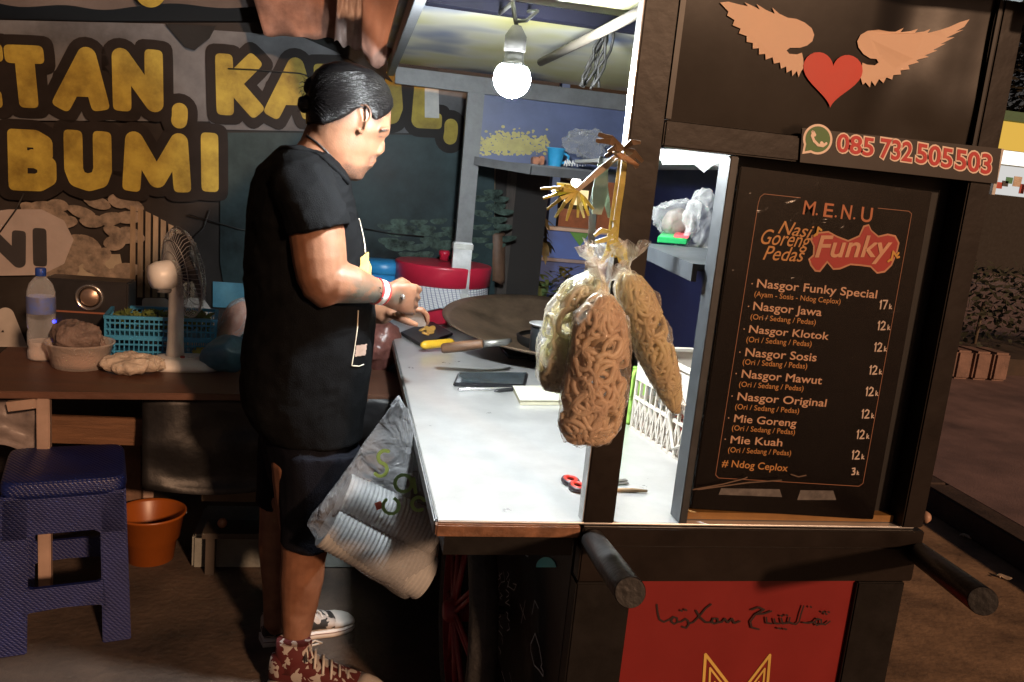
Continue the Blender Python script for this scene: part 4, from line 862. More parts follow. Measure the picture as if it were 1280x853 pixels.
# cutting board, knife, sausage and slices
cb = [cz(*q) for q in ((500,419),(528,436),(566,420),(538,404))]
mb = MB(); slab4(mb, cb, .012); tag(mb.build('cutting_board', mat('board_black', (.02,.02,.02), .5), bev=.003), 'small black cutting board at the far left of the counter', 'cutting board')
TB = CZ+.0135
a, b = cz(525,430,TB+.017), cz(568,426,TB+.015)
a, b = cz(526,432,TB+.016), cz(568,428,TB+.016)
mb = MB(); d = (b-a); mb.tube([a, a+d*.04, a+d*.12, a+d*.88, a+d*.96, b], [.003,.011,.016,.016,.011,.003], 16); tag(mb.build('yellow_sausage', mat('sausage_yellow', (.72,.42,.03), .35, var=.12)), 'whole yellow wrapped sausage on the black cutting board', 'sausage')
rr = random.Random(1); OS = mat('slice_orange', (.68,.36,.08), .5, var=.15)
for i, (x, y) in enumerate(((528,412),(534,411),(538,415),(532,417),(540,411))):
    q = cz(x, y, TB+.006+ (.006 if i == 3 else 0)); ax = Vector((rr.uniform(-.7,.7), rr.uniform(-.6,.2), 1)).normalized()
    mb = MB(); mb.lathe([(.014,-.004),(.0155,-.003),(.0155,.003),(.014,.004)], q, 18, ax); tag(mb.build('sausage_slice', OS), 'orange yellow sausage slice in the cut heap beneath the knife', 'sausage slice', 'cut sausage slices beneath the knife')
# cleaver held in the hand
k0, k1, k2, k3 = onY(512,390,3.02), onY(505,402,3.0), onY(531,405,2.98), onY(533,391,3.0)
kn = thing('knife', 'broad dark steel knife blade under the man\'s hands over the board', 'knife', tuple(k0))
mb = MB(); mb.prism([onY(x, y, 2.30) for x, y in ((510,388),(504,398),(520,409),(532,408),(535,390),(528,384))], (0,.003,0)); mb.build('blade', mat('blade_steel', (.35,.32,.30), .35, metal=.8, var=.3), kn)
mb = MB(); mb.tube([onY(514,388,2.295), onY(496,376,2.23)], .012, 10); mb.build('handle', WOODD, kn)
# wok with wooden handle, on a dark burner
WZ = .945; wc = cz(692, 404, WZ); WR = (onZ(580, 409, WZ)-wc).length
wk = thing('wok', 'big worn brown steel wok with a wooden handle at the back of the counter', 'wok', (wc.x, wc.y, CZ))
mb = MB(); prof = [(WR*math.sin(t), -.115*(math.cos(t)-math.cos(1.35))/(1-math.cos(1.35))*1.0) for t in (1.35*i/14/1 for i in range(15))]
prof = [(WR*i/14, -.095*(1-(i/14)**2.0)) for i in range(1, 15)]
inn = [(max(.002, r-.003), z+.003) for r, z in prof][::-1]
tilt = Vector((-.03,-.10,1)).normalized()
mb.lathe([(.001,-.095)]+prof+inn+[(.001,-.092)], wc, 56, tilt, cap=False); mb.build('pan', mat('wok_iron', (.17,.115,.075), .5, metal=.45, var=.5, scale=9, bump=.15), wk)
h0 = onZ(632, 428, WZ+.005); h1 = onZ(604, 430, WZ); h2 = onZ(552, 436, WZ-.03)
mb = MB(); mb.tube([wc+(h0-wc)*.93, h0, h1], [.008,.011,.011], 12); mb.build('ferrule', mat('ferrule', (.30,.29,.27), .35, metal=.8), wk)
mb = MB(); mb.tube([h1, h1.lerp(h2,.05), h1.lerp(h2,.5), h1.lerp(h2,.95), h2], [.012,.0155,.0175,.0165,.013], 16); mb.build('wooden_handle', WOODD, wk)
bz = onZ(600,432,CZ)
mb = MB(); mb.box((wc.x-.20, wc.y-.17, CZ+.001), (wc.x+.28, wc.y+.18, CZ+.012)); mb.lathe([(.10,0),(.13,.004),(.14,.045),(.13,.05)], (wc.x,wc.y,CZ+.0125), 24, cap=False); tag(mb.build('gas_burner', mat('burner_black', (.008,.008,.008), .55)), 'flat black gas burner box under the brown wok', 'burner')
# pot with white enamel lid
c = cz(676, 452); pt = thing('cooking_pot', 'dark pot with a white enamel plate for a lid behind the cracker bags', 'pot', tuple(c)); zl = onY(676, 406, c.y).z
k = c.y/1028
mb = MB(); mb.lathe([(14*k,.001),(17*k,.004),(17.5*k,zl-CZ-.012)], c, 28); mb.build('pot_body', mat('pot_dark', (.05,.055,.06), .35, metal=.5, var=.4), pt)
mb = MB(); mb.lathe([(.005,zl-CZ-.012),(14*k,zl-CZ-.010),(20*k,zl-CZ+.002),(20.5*k,zl-CZ+.004),(19.5*k,zl-CZ+.006),(13*k,zl-CZ-.004),(.004,zl-CZ-.005)], c, 36, cap=False); mb.build('plate_lid', mat('enamel_white', (.75,.75,.74), .2), pt)
# red cooler wrapped in a checked cloth, blue lidded tub behind it
ck = 3.68; c = onY(549, 400, ck); c.z = CZ+.001; k = ck/1028; zt_ = onY(549, 352, ck).z
co = thing('drinks_cooler', 'big red lidded cooler drum wrapped in a checked cloth behind the grey post', 'cooler', tuple(c))
mb = MB(); mb.lathe([(50*k,0),(53*k,.01),(56*k,zt_-CZ+.01)], c, 44); mb.build('drum', RED, co)
zl2 = onY(549, 328, ck).z
mb = MB(); mb.lathe([(57*k,zt_-CZ-.005),(60*k,zt_-CZ),(60.5*k,zl2-CZ-.010),(60.4*k,zl2-CZ-.004),(59*k,zl2-CZ-.0005),(57.5*k,zl2-CZ),(50*k,zl2-CZ+.001),(.01,zl2-CZ+.004)], c, 48); mb.build('lid', RED, co)
mb = MB(); mb.lathe([(6*k,zl2-CZ+.01),(5.5*k,zl2-CZ+.03),(7*k,zl2-CZ+.034),(7*k,zl2-CZ+.05),(5*k,zl2-CZ+.054)], c, 24); mb.build('lid_knob', RED, co)
CK = bpy.data.materials.new('checked_cloth'); CK.use_nodes = True; n_ = CK.node_tree.nodes; l_ = CK.node_tree.links
tc = n_.new('ShaderNodeTexCoord'); mp_ = n_.new('ShaderNodeMapping'); l_.new(tc.outputs['UV'], mp_.inputs[0])
br = n_.new('ShaderNodeTexBrick'); br.offset = 0; br.inputs['Color1'].default_value = (.70,.70,.70,1); br.inputs['Color2'].default_value = (.66,.66,.68,1); br.inputs['Mortar'].default_value = (.20,.21,.30,1)
br.inputs['Scale'].default_value = 1; br.inputs['Mortar Size'].default_value = .028; br.inputs['Brick Width'].default_value = .25; br.inputs['Row Height'].default_value = .25
l_.new(mp_.outputs[0], br.inputs['Vector']); mp_.inputs['Scale'].default_value = (9,3.2,1); mp_.inputs['Rotation'].default_value = (0,0,.12); l_.new(br.outputs[0], n_['Principled BSDF'].inputs['Base Color']); n_['Principled BSDF'].inputs['Roughness'].default_value = .85
def uvgrid(name, fn, nu, nv, m, parent, thick=.002):
    mb = MB(); mb.grid(fn, nu, nv); me = mb.mesh(name); uv = me.uv_layers.new(name='UVMap')
    for lp in me.loops:
        vi = lp.vertex_index; uv.data[lp.index].uv = ((vi % (nu+1))/nu, (vi//(nu+1))/nv)
    me = evaluated(me, [('SOLIDIFY', dict(thickness=thick))]); return put(name, me, m, parent)
zb_ = onY(549, 384, ck).z
def f(u, v):
    a = math.pi*1.05+u*math.pi*1.0; sw = -.030*math.sin(u*math.pi)*0+ .05*abs(math.sin((u-.42)*math.pi*1.6))
    z = (zt_-.004)*(1-v)+(zb_-sw+.03)*v; r = 57.5*k+.004*math.sin(a*14)*v+.006*v
    return Vector((c.x+r*math.cos(a), c.y+r*math.sin(a), z))
uvgrid('checked_cloth', f, 70, 14, CK, co)
ck = 3.75; c = onY(474, 400, ck); c.z = CZ+.001; k = ck/1028; z1 = onY(474, 325, ck).z
tb_ = thing('blue_tub', 'blue round lidded tub half hidden behind the man\'s arm and the red cooler', 'tub', tuple(c))
mb = MB(); mb.lathe([(24*k,0),(28*k,z1-CZ-.05)], c, 36); mb.build('tub_body', BLUE, tb_)
mb = MB(); mb.lathe([(29*k,z1-CZ-.055),(31*k,z1-CZ-.05),(31*k,z1-CZ-.01),(28*k,z1-CZ),(.01,z1-CZ+.004)], c, 40); mb.build('lid', BLUE, tb_)
# scissors, stick
sc0 = thing('scissors', 'scissors with red and black loop handles lying beside the front post', 'scissors', tuple(cz(716,606)))
for x, y in ((713,601),(722,609)):
    q = cz(x, y, CZ+.006); mb = MB(); mb.tube([q+Vector((.015*math.cos(a), .021*math.sin(a), 0)) for a in (2*math.pi*i/24 for i in range(25))], .0055, 8, cap=False); mb.build('loop_handle', mat('scissor_black', (.02,.01,.015), .4), sc0)
    mb = MB(); mb.tube([q+Vector((.012*math.cos(a), .017*math.sin(a), .003)) for a in (2*math.pi*i/24 for i in range(25))], .0042, 8, cap=False); mb.build('red_grip', mat('grip_red', (.5,.03,.02), .4), sc0)
mb = MB(); a = cz(728,606,CZ+.004); mb.bar(a, a+Vector((.11,.02,0)), .012, .002); mb.bar(a+Vector((0,-.01,.0025)), a+Vector((.11,.03,.0025)), .010, .002); mb.build('blades', mat('blade_steel', (.35,.32,.30), .35, metal=.8), sc0)
mb = MB(); mb.tube([cz(752,612,CZ+.005), cz(790,613,CZ+.005), cz(809,614,CZ+.005)], [.004,.005,.003], 8); tag(mb.build('wooden_stick', mat('stick_pale', (.32,.20,.10), .6)), 'short wooden stick lying on the counter right of the front post', 'stick')
# white crate, boxes, jar, green packet at the right
a = cz(857, 583); b = cz(789, 536); d = (b-a); L = d.length; d.normalize(); nr = Vector((d.y, -d.x, 0)); chh = onY(852, 468, a.y).z-CZ
cr = thing('white_crate', 'white lattice plastic crate on the counter behind the menu board', 'crate', tuple(a))
CRW = mat('crate_white', (.66,.60,.52), .4, var=.1)
def cside(p, q, nm):
    mb = MB(); dd = q-p; n_ = max(4, int(dd.length/.028)); dv = dd.normalized()
    for z_ in (.004, chh*.40): mb.bar(p+Z3*z_, q+Z3*z_, .006, .008)
    mb.bar(p+Z3*(chh*.80), q+Z3*(chh*.80), .010, chh*.36)
    mb.bar(p+Z3*chh, q+Z3*chh, .02, .008)
    for i in range(n_+1): r = p+dd*(i/n_); mb.bar(r, r+Z3*chh*.7, .005, .008, up=(dv.y,-dv.x,0))
    for i in range(n_): r = p+dd*(i/n_); mb.bar(r, r+dd/n_+Z3*chh*.4, .004, .005, up=(dv.y,-dv.x,0)); mb.bar(r+dd/n_, r+Z3*chh*.4, .004, .0055, up=(dv.y,-dv.x,0))
    mb.build(nm, CRW, cr)
c0, c1, c2, c3 = a, b, b+nr*.22, a+nr*.22
for p, q in ((c0,c1),(c1,c2),(c2,c3),(c3,c0)): cside(p, q, 'crate_side')
mb = MB(); mb.prism([p+Z3*.001+ (Vector((0,0,0))) for p in (c0,c1,c2,c3)], Z3*.003); mb.build('crate_floor', CRW, cr)
mb = MB(); rr = random.Random(12)
for i in range(60):
    p = a+d*rr.uniform(.03,L-.03)+nr*rr.uniform(.02,.2)+Z3*rr.uniform(.01,.06); e = Vector((rr.uniform(-1,1), rr.uniform(-1,1), rr.uniform(-.3,.5))).normalized()*.03
    mb.tube([p-e, p, p+e], .003, 5)
tag(mb.build('chilli_packets', mat('packet_redwhite', (.45,.12,.09), .5, var=.6, scale=40)), 'reddish wrapped sachets filling the white lattice crate', 'packets')
mb = MB(); mb.tube([a+nr*.0-d*.012+Z3*(chh*.95)+Vector((-.01,0,0)), a-d*.02+Z3*(chh*.3), a+d*.05+nr*-.012+Z3*(chh*.12), a+d*.09+nr*-.012+Z3*(chh*.45), a+d*.07+nr*-.012+Z3*(chh*.95)], .005, 8)
tag(mb.build('white_crate_handle_loop', CRW), 'white wire loop hooked on the near end of the lattice crate', 'hook')
q = cz(794, 532); k = q.y/1028; hh = onY(792, 462, q.y).z-CZ
def f(u, v): return q+Vector(((u-.5)*.045+.004*math.sin(v*7), .012*math.sin(u*math.pi)*(1-v*.6)+.006*noise.noise(Vector((u*4,v*6,1))), v*hh+.001))
mb = MB(); mb.grid(f, 12, 20); me = evaluated(mb.mesh('g'), [('SOLIDIFY', dict(thickness=.02))]); tag(put('green_packet', me, mat('packet_lime', (.30,.52,.10), .3, var=.35, scale=14)), 'upright lime green food packet behind the front post', 'packet')
q = cz(880, 470); bx = thing('storage_box', 'see-through grey plastic storage box under the orange-lidded jar', 'box', tuple(q)); qz = onY(880, 437, q.y).z
mb = MB(); mb.box((q.x-.055, q.y, CZ+.001), (q.x+.13, q.y+.16, qz-.012)); mb.build('box_body', mat('box_grey', (.36,.37,.35), .3, var=.2), bx, bev=.006)
mb = MB(); mb.box((q.x-.06, q.y-.004, qz-.011), (q.x+.135, q.y+.165, qz)); mb.build('box_lid', mat('box_lid', (.50,.50,.47), .3, var=.2), bx, bev=.004)
j = onZ(869, 432, qz); jr = thing('spice_jar', 'dark filled jar with a flat orange lid standing on the grey box', 'jar', tuple(j)); k = j.y/1028; jz = onY(869, 387, j.y).z-qz; jz2 = onY(869, 376, j.y).z-qz
mb = MB(); mb.lathe([(19*k,.001),(21*k,.006),(21.5*k,jz-.006),(20*k,jz)], j, 32); mb.build('jar_body', mat('jar_dark', (.045,.045,.035), .2, var=.5, scale=12), jr)
mb = MB(); mb.lathe([(22*k,jz-.004),(23*k,jz),(23*k,jz2-.003),(21*k,jz2),(.003,jz2)], j, 36); mb.build('jar_lid', mat('lid_orange', (.50,.20,.03), .4), jr)
# things on the side shelf: bag, green box
zs = zs2
q = onZ(850, 303, zs); gb = [onZ(*p_, zs+.001) for p_ in ((821,304),(858,307),(866,297),(829,294))]
gx = thing('green_box', 'small bright green box lying on the side shelf in front of the clear bags', 'box', tuple(gb[0])); mb = MB(); slab4(mb, gb, .016); mb.build('box_body', mat('box_green', (.03,.42,.12), .4), gx, bev=.002)
mb = MB(); slab4(mb, [onZ(*p_, zs+.018) for p_ in ((842,297),(860,299),(864,293),(846,291))], .006); mb.build('red_flap', mat('flap_red', (.45,.04,.05), .4), gx)
FILM = plastic('bag_film', (.97,.97,.97), .06, .10, .9, 16, .5)
def crumple(name, label, cx, cy, Y, rx, rz, seed, m, cat='bag', amp=.085):
    c = onY(cx, cy, Y); k = Y/1028
    mb = MB(); mb.grid(lambda u, v: c+Vector((rx*k*math.cos(2*math.pi*u)*math.sin(math.pi*v), .05*math.sin(2*math.pi*u)*math.sin(math.pi*v), -rz*k*math.cos(math.pi*v))), 60, 36)
    me = mb.mesh(name); o = Vector((seed*2.3, seed*1.1, seed))
    for v in me.vertices:
        dr = (v.co-c); nn = dr.normalized(); f_ = noise.noise(v.co*13+o)*1.7+.9*(.4-abs(noise.noise(v.co*27+o)))+.5*(.4-abs(noise.noise(v.co*60+o))); v.co += nn*amp*f_*dr.length*14*.55
    me.update(); return tag(put(name, me, m), label, cat)
ys = q.y
b1 = crumple('clear_bag', 'crumpled clear plastic bag standing on the side shelf, left of another', 846, 277, ys+.10, 24, 24, 4, FILM)
b2 = crumple('clear_bag', 'crumpled whitish plastic bag drooping over the near end of the side shelf', 885, 276, ys-.12, 22, 31, 9, plastic('bag_film_white', (.98,.98,.96), .05, .10, .9, 16, .4))
mb = MB(); mb.grid(lambda u, v: onY(848,279,ys+.1)+Vector((.05*math.cos(2*math.pi*u)*math.sin(math.pi*v), .035*math.sin(2*math.pi*u)*math.sin(math.pi*v), -.045*math.cos(math.pi*v))), 30, 20); me = wobble(mb.mesh('d'), .006, 30, 3)
tag(put('brown_cracker_pack', me, mat('cracker_brown', (.16,.13,.11), .5, var=.4, scale=20)), 'greyish brown crackers packed inside the clear shelf bag', 'snack')
# things on the upper rear shelf
zsh = b.z if False else sr.data.vertices[0].co.z
zsh = max(v.co.z for v in sr.data.vertices)
yb2 = sy+.05
cq = onY(694, 198, yb2); cq.z = zsh+.009; k = yb2/1028
cp = thing('blue_cup', 'small bright blue plastic cup on the rear upper shelf', 'cup', tuple(cq))
mb = MB(); mb.lathe([(8*k,0),(11*k,21*k),(12*k,21.5*k),(12*k,22.5*k),(10*k,22*k),(7*k,2*k),(.002,1.5*k)], cq, 28, cap=False); mb.build('cup_body', mat('cup_blue', (.04,.33,.62), .35), cp)
mb = MB(); mb.tube([cq+Vector((10*k,0,18*k)), cq+Vector((17*k,0,14*k)), cq+Vector((17*k,0,7*k)), cq+Vector((9*k,0,5*k))], 1.6*k, 8); mb.build('cup_handle', mat('cup_blue', (.04,.33,.62), .35), cp)
cq = onY(672, 198, yb2); cq.z = zsh+.009
mb = MB(); mb.box((cq.x-.022, cq.y-.02, cq.z), (cq.x+.006, cq.y+.03, cq.z+.03)); mb.box((cq.x+.0065, cq.y-.02, cq.z), (cq.x+.026, cq.y+.03, cq.z+.036)); tag(mb.build('sauce_sachets', mat('sachet_rust', (.36,.13,.06), .45, var=.5, scale=50), bev=.004), 'rust coloured sauce packets beside the blue cup', 'packets')
crumple('clear_bag', 'shiny crumpled clear plastic bag on the rear upper shelf', 735, 180, yb2, 27, 17, 14, FILM)

# ------------------------------------------------------------------ straw ribbons and the three noodle bags on the post
STRAW = mat('straw_yellow', (.48,.40,.10), .4, var=.3, scale=30); DRY = mat('dry_leaf', (.13,.085,.05), .6, var=.4)
rY = YF-.03
def rib(mb, pts, wd, th=.0012):
    pts = [onY(x, y, Y) for x, y, Y in pts]
    n = len(pts); A = []; 
    for i, p in enumerate(pts):
        t = (pts[min(i+1,n-1)]-pts[max(i-1,0)]).normalized(); s = t.cross(Vector((.25,1,.2))).normalized()*wd/2*(1 if 0 < i < n-1 else .6); u_ = t.cross(s).normalized()*th
        A.append([p-s-u_, p+s-u_, p+s+u_, p-s+u_])
    mb.loft(A, smooth=False)
tie = thing('raffia_tie', 'yellow raffia strips knotted round the front post holding the cracker bags', 'tie', tuple(onY(775, 190, rY)))
mb = MB()
for dx in (-3, 2, 5): rib(mb, [(779+dx,188,rY), (774+dx,230,rY-.012), (768+dx,270,rY-.012), (762+dx*1.5,322,rY-.02)], .006)
mb.build('hanging_strip', STRAW, tie)
mb = MB(); rib(mb, [(776,190,rY),(750,212,rY+.0),(720,238,rY)], .009); rib(mb, [(776,196,rY),(748,218,rY),(722,240,rY)], .005); mb.build('tied_strand', mat('straw_pale', (.30,.24,.17), .5), tie)
rr = random.Random(20)
fan_ = [(679,248),(676,236),(696,230),(684,262),(694,272),(708,276),(722,272),(736,270),(742,262),(690,240),(706,232),(730,272)]
for x, y in fan_:
    mb = MB(); rib(mb, [(722,240,rY), ((722+x)/2+rr.uniform(-2,2), (240+y)/2-3, rY-.006+rr.uniform(-.02,.02)), (x, y, rY+rr.uniform(-.02,.02))], .0065); mb.build('raffia_strip', STRAW, tie)
for ex, ey in ((748,168),(745,176),(757,196),(800,178),(803,202),(796,210),(760,190)):
    mb = MB(); rib(mb, [(780,186,rY-.004), ((780+ex)/2, (186+ey)/2-4, rY-.02), (ex, ey, rY-.01)], .010, .002); mb.build('dry_end', DRY, tie)
for pts in (((743,295),(752,288),(762,290)),((744,303),(756,300),(766,296)),((760,296),(770,284),(768,275)),((776,330),(772,312),(766,300)),((784,328),(780,314),(768,298)),((752,330),(760,314),(766,300))):
    mb = MB(); rib(mb, [(x, y, rY-.02) for x, y in pts], .009); mb.build('raffia_strip', STRAW, tie)
mb = MB(); mb.loft([[onY(769+x, 193+y, rY-.03)+Vector((0,.006*s_,0)) for x, y, s_ in ((-4,-3,0),(0,-5,1),(5,0,0),(0,4,-1))], [onY(783+x*1.4, 199+y*1.4, rY-.034)+Vector((0,.008*s_,0)) for x, y, s_ in ((-4,-3,0),(0,-5,1),(5,0,0),(0,4,-1))], [onY(797+x*.5, 206+y*.5, rY-.03)+Vector((0,.004*s_,0)) for x, y, s_ in ((-4,-3,0),(0,-5,1),(5,0,0),(0,4,-1))]]); mb.build('knot', mat('knot_tan', (.34,.19,.10), .6), tie)
# grey cloth strip hanging further back
mb = MB(); 
for pts in (((752,196),(742,250),(738,320),(732,345)),((760,205),(752,225),(745,232))): rib(mb, [(x, y, YF+.35) for x, y in pts], .016, .002)
tag(mb.build('hook_strip', GREYP), 'grey metal hook strip hanging behind the raffia', 'strip')
mb = MB(); rib(mb, [(754,205,YF+.3),(750,240,YF+.3),(746,268,YF+.3)], .034, .003); rib(mb, [(755,215,YF+.31),(758,250,YF+.31),(762,272,YF+.31)], .014, .003); tag(mb.build('cloth_strip', mat('cloth_sage', (.30,.36,.28), .8, var=.2)), 'pale sage cloth strip dangling behind the raffia knot', 'cloth')

BAGF = plastic('cracker_film', (1,.995,.985), .11, .06, 1.0, 26, .5, (.86,.80,.70), .45)
def crackle(name, c):                          # puffed starch: lets light through
    m = bpy.data.materials.new(name); m.use_nodes = True; n = m.node_tree.nodes; l = m.node_tree.links; b = n['Principled BSDF']
    b.inputs['Roughness'].default_value = .38; b.inputs['Coat Weight'].default_value = .2
    tc = n.new('ShaderNodeTexCoord'); no = n.new('ShaderNodeTexNoise'); no.inputs['Scale'].default_value = 18; no.inputs['Detail'].default_value = 4; l.new(tc.outputs['Object'], no.inputs['Vector'])
    rp = n.new('ShaderNodeValToRGB'); rp.color_ramp.elements[0].position = .3; rp.color_ramp.elements[1].position = .7
    rp.color_ramp.elements[0].color = tuple(x*.86 for x in c)+(1,); rp.color_ramp.elements[1].color = tuple(min(.95, x*1.1) for x in c)+(1,)
    l.new(no.outputs[0], rp.inputs[0]); l.new(rp.outputs[0], b.inputs['Base Color'])
    t = n.new('ShaderNodeBsdfTranslucent'); l.new(rp.outputs[0], t.inputs[0]); mx_ = n.new('ShaderNodeMixShader'); mx_.inputs[0].default_value = .55
    l.new(b.outputs[0], mx_.inputs[1]); l.new(t.outputs[0], mx_.inputs[2]); l.new(mx_.outputs[0], n['Material Output'].inputs[0]); return m
def noodle_bag(label, rows, Y, colr, seed, cr_=.0062, nst=34):
    """rows: (y, left x, right x, half depth) down the bag"""
    root = thing('cracker_bag', label, 'cracker bag', tuple(onY((rows[0][1]+rows[0][2])/2, rows[0][0], Y)), 'bags of looped crackers tied to the front post')
    def at(v, a, fr):
        t = v*(len(rows)-1); i = min(int(t), len(rows)-2); f_ = t-i; f_ = f_*f_*(3-2*f_)*.5+f_*.5
        y, l, r, dp = [rows[i][j]*(1-f_)+rows[i+1][j]*f_ for j in range(4)]
        A = onY(l, y, Y); B = onY(r, y, Y); c = (A+B)/2; rx = (B.x-A.x)/2
        return c+Vector((rx*math.cos(a)*fr, dp*math.sin(a)*fr, 0))
    rr = random.Random(seed); nm = crackle('cracker_'+str(seed), colr)
    for q_ in range(nst):
        v = .12+.78*((q_+.5)/nst)+rr.uniform(-.03,.03); a = q_*2.4+rr.uniform(-.4,.4)
        if q_ % 3 == 0: a = -math.pi/2+rr.uniform(-.9,.9)
        o = at(v, a, .70); cen_ = at(v, a, 0); nrm = (o-cen_).normalized()
        nrm = (nrm+Vector((rr.uniform(-.5,.5), rr.uniform(-.3,.3), rr.uniform(-.5,.5)))).normalized()
        u_ = nrm.orthogonal().normalized(); w_ = nrm.cross(u_); R0 = rr.uniform(.032,.050); pet = rr.choice((3,4,5)); ph_ = rr.uniform(0,6.28); pts = []
        n_ = 60
        for i in range(n_+1):
            t = 2*math.pi*i/n_; r_ = R0*(.62+.38*math.cos(pet*t+ph_))+.004*math.sin(2*t+ph_); t2 = t*2
            p = o+u_*(r_*math.cos(t2)*1.15)+w_*(r_*math.sin(t2)*.9)+nrm*(.006*math.sin(pet*t*1.3+ph_)+.006*math.sin(3*t))
            # keep it inside the bag
            pts.append(p)
        pts = [p_ for p_ in pts]
        out = []
        for p in pts:
            best = None
            # clamp to the bag's cross-section at this height
            for k_ in range(3): pass
            zt_, zb_2 = at(0, 0, 0).z, at(1, 0, 0).z; v_ = min(.97, max(.03, (zt_-p.z)/(zt_-zb_2)))
            lo, hi = 0, 1
            for k_ in range(14):
                mid = (lo+hi)/2
                if at(mid, 0, 0).z > p.z: lo = mid
                else: hi = mid
            v_ = min(.965, max(.05, lo)); c_ = at(v_, 0, 0); ex = (at(v_, 0, 1)-c_).length; ey = (at(v_, math.pi/2, 1)-c_).length
            dx, dy = p.x-c_.x, p.y-c_.y; g_ = math.hypot(dx/max(.002, ex-.007), dy/max(.002, ey-.007))
            if g_ > 1: dx /= g_; dy /= g_
            out.append(Vector((c_.x+dx, c_.y+dy, min(max(p.z, zb_2+.008), zt_-.012))))
        mb = MB(); mb.tube(out, cr_*rr.uniform(.85,1.15), 8); mb.build('cracker', nm, root)
    mb = MB(); mb.grid(lambda u, v: at(v, 2*math.pi*u, 1.0), 130, 120); me = mb.mesh('bag'); o = Vector((seed*1.3, seed*.7, seed))
    me.update(); ns = [v.normal.copy() for v in me.vertices]
    for v, n_ in zip(me.vertices, ns): v.co += n_*(-.001+.006*noise.noise(v.co*24+o)+.0065*(.5-abs(noise.noise(Vector((v.co.x*52, v.co.y*52, v.co.z*26))+o)))+.003*(.5-abs(noise.noise(v.co*120+o))))
    put('film', me, BAGF, root)
    y, l, r, dp = rows[0]; nk = onY((l+r)/2, y, Y)
    mb = MB(); rings = []
    for j, (dz, rad) in enumerate(((-.01,.012),(.004,.006),(.014,.008),(.03,.022),(.045,.030))):
        rings.append([nk+Vector((math.cos(t)*rad*(1+.35*math.cos(5*t+seed)*(j > 2)), math.sin(t)*rad*(1+.3*math.sin(4*t)*(j > 2)), dz+(.008*math.cos(3*t) if j > 2 else 0))) for t in (2*math.pi*i/30 for i in range(30))])
    mb.loft(rings, cap=False); mb.build('bag_neck', plastic('neck_film', (.98,.98,.95), .22, .1, .9, 30), root)
    return root
BY = YF-.055
noodle_bag('bag of pale looped crackers, leftmost of the three tied to the post', [(338,738,748,.008),(346,722,756,.025),(358,702,762,.042),(385,684,766,.052),(420,674,762,.052),(450,670,752,.048),(475,672,738,.036),(488,678,722,.018),(492,690,708,.004)], BY+.015, (.95,.88,.70), 3, .0044, 36)
noodle_bag('bag of pink orange looped crackers hanging lowest in the middle of the three', [(362,750,760,.008),(372,736,770,.025),(392,718,784,.042),(430,710,788,.050),(470,706,786,.050),(505,698,782,.046),(535,696,776,.036),(552,706,764,.018),(558,722,748,.004)], BY-.05, (.95,.76,.60), 5, .0043, 44)
noodle_bag('bag of amber looped crackers slanting to the right in front of the shelf', [(336,776,790,.008),(345,770,804,.025),(362,768,818,.040),(390,772,830,.046),(420,784,840,.044),(450,796,848,.040),(480,812,853,.030),(505,828,856,.016),(520,842,852,.004)], BY+.005, (.95,.82,.58), 8, .0041, 36)
crumple('clear_bag', 'shiny knotted empty clear bag top tied above the pale crackers', 750, 322, YF-.04, 14, 14, 21, FILM)

# ================================================================== bag of container lids hung on the counter edge
LY = 1.98
lid = thing('lid_bag', 'white translucent carrier bag of stacked plastic lids hung on the counter edge', 'carrier bag', tuple(onY(498, 505, LY)))
outl = [(500,500),(512,512),(524,560),(545,640),(548,690),(528,735),(508,750),(470,728),(430,700),(398,678),(383,656),(392,640),(420,606),(445,570),(470,532),(488,508)]
cen = (478, 650)
def ol(u):
    t = (u % 1)*len(outl); i = int(t); f_ = t-i; a = outl[i % len(outl)]; b = outl[(i+1) % len(outl)]
    return a[0]*(1-f_)+b[0]*f_, a[1]*(1-f_)+b[1]*f_
def bagpt(u, v, infl=1.0, seed=2, amp=.008):
    x, y = ol(u); s_ = math.sin(math.pi*v)**.45*infl
    px = cen[0]+(x-cen[0])*s_; py = cen[1]+(y-cen[1])*s_
    th = .085*min(1, max(.12, (py-498)/120))*math.cos(math.pi*v)
    p = onY(px, py, LY-th*infl)
    return p+Vector((noise.noise(p*16+Vector((seed,0,0))), noise.noise(p*14+Vector((0,seed,3)))*1.4, noise.noise(p*18+Vector((1,2,seed)))))*amp
mb = MB(); mb.grid(lambda u, v: bagpt(u, v, 1.0, 2, .0045), 90, 40); put('bag_film', mb.mesh('f'), plastic('carrier_film', (.90,.91,.92), .20, .13, .9, 22, .55, (.52,.53,.55)), lid)
# the stacks of lids inside: two slanted columns of ribbed discs
for (x0, y0, x1, y1, Y, rad, nm) in ((410,655,532,722,LY-.005,.062,26),(428,618,545,668,LY+.02,.056,24)):
    a = onY(x0, y0, Y); b = onY(x1, y1, Y); n_ = nm*2
    mb = MB(); prof = []
    for i in range(n_+1):
        prof.append((rad*(1 if i % 2 else .955), (b-a).length*i/n_))
    mb.lathe([(.002,0)]+prof+[(.002,(b-a).length)], a, 36, (b-a), smooth=False); mb.build('lid_stack', mat('lid_white', (.42,.43,.43), .4, var=.15), lid)
mb = MB(); lm = lambda x, y: onY(290+x/2.642, 530+y/2.642, LY-.112)
def barc(cx_, cy_, r, a0, a1, rot=0, sx=1): return [lm(cx_+r*sx*math.cos(R(a0+(a1-a0)*i/14)), cy_+r*math.sin(R(a0+(a1-a0)*i/14))) for i in range(15)]
LG = mat('bag_green', (.20,.40,.14), .5, var=.25)
grn = [barc(505,110,22,-60,-230)+barc(490,150,22,-60,140), barc(566,195,28,0,360)+[lm(600,180),lm(606,225)], barc(616,262,22,60,330), barc(525,268,26,-60,230)]
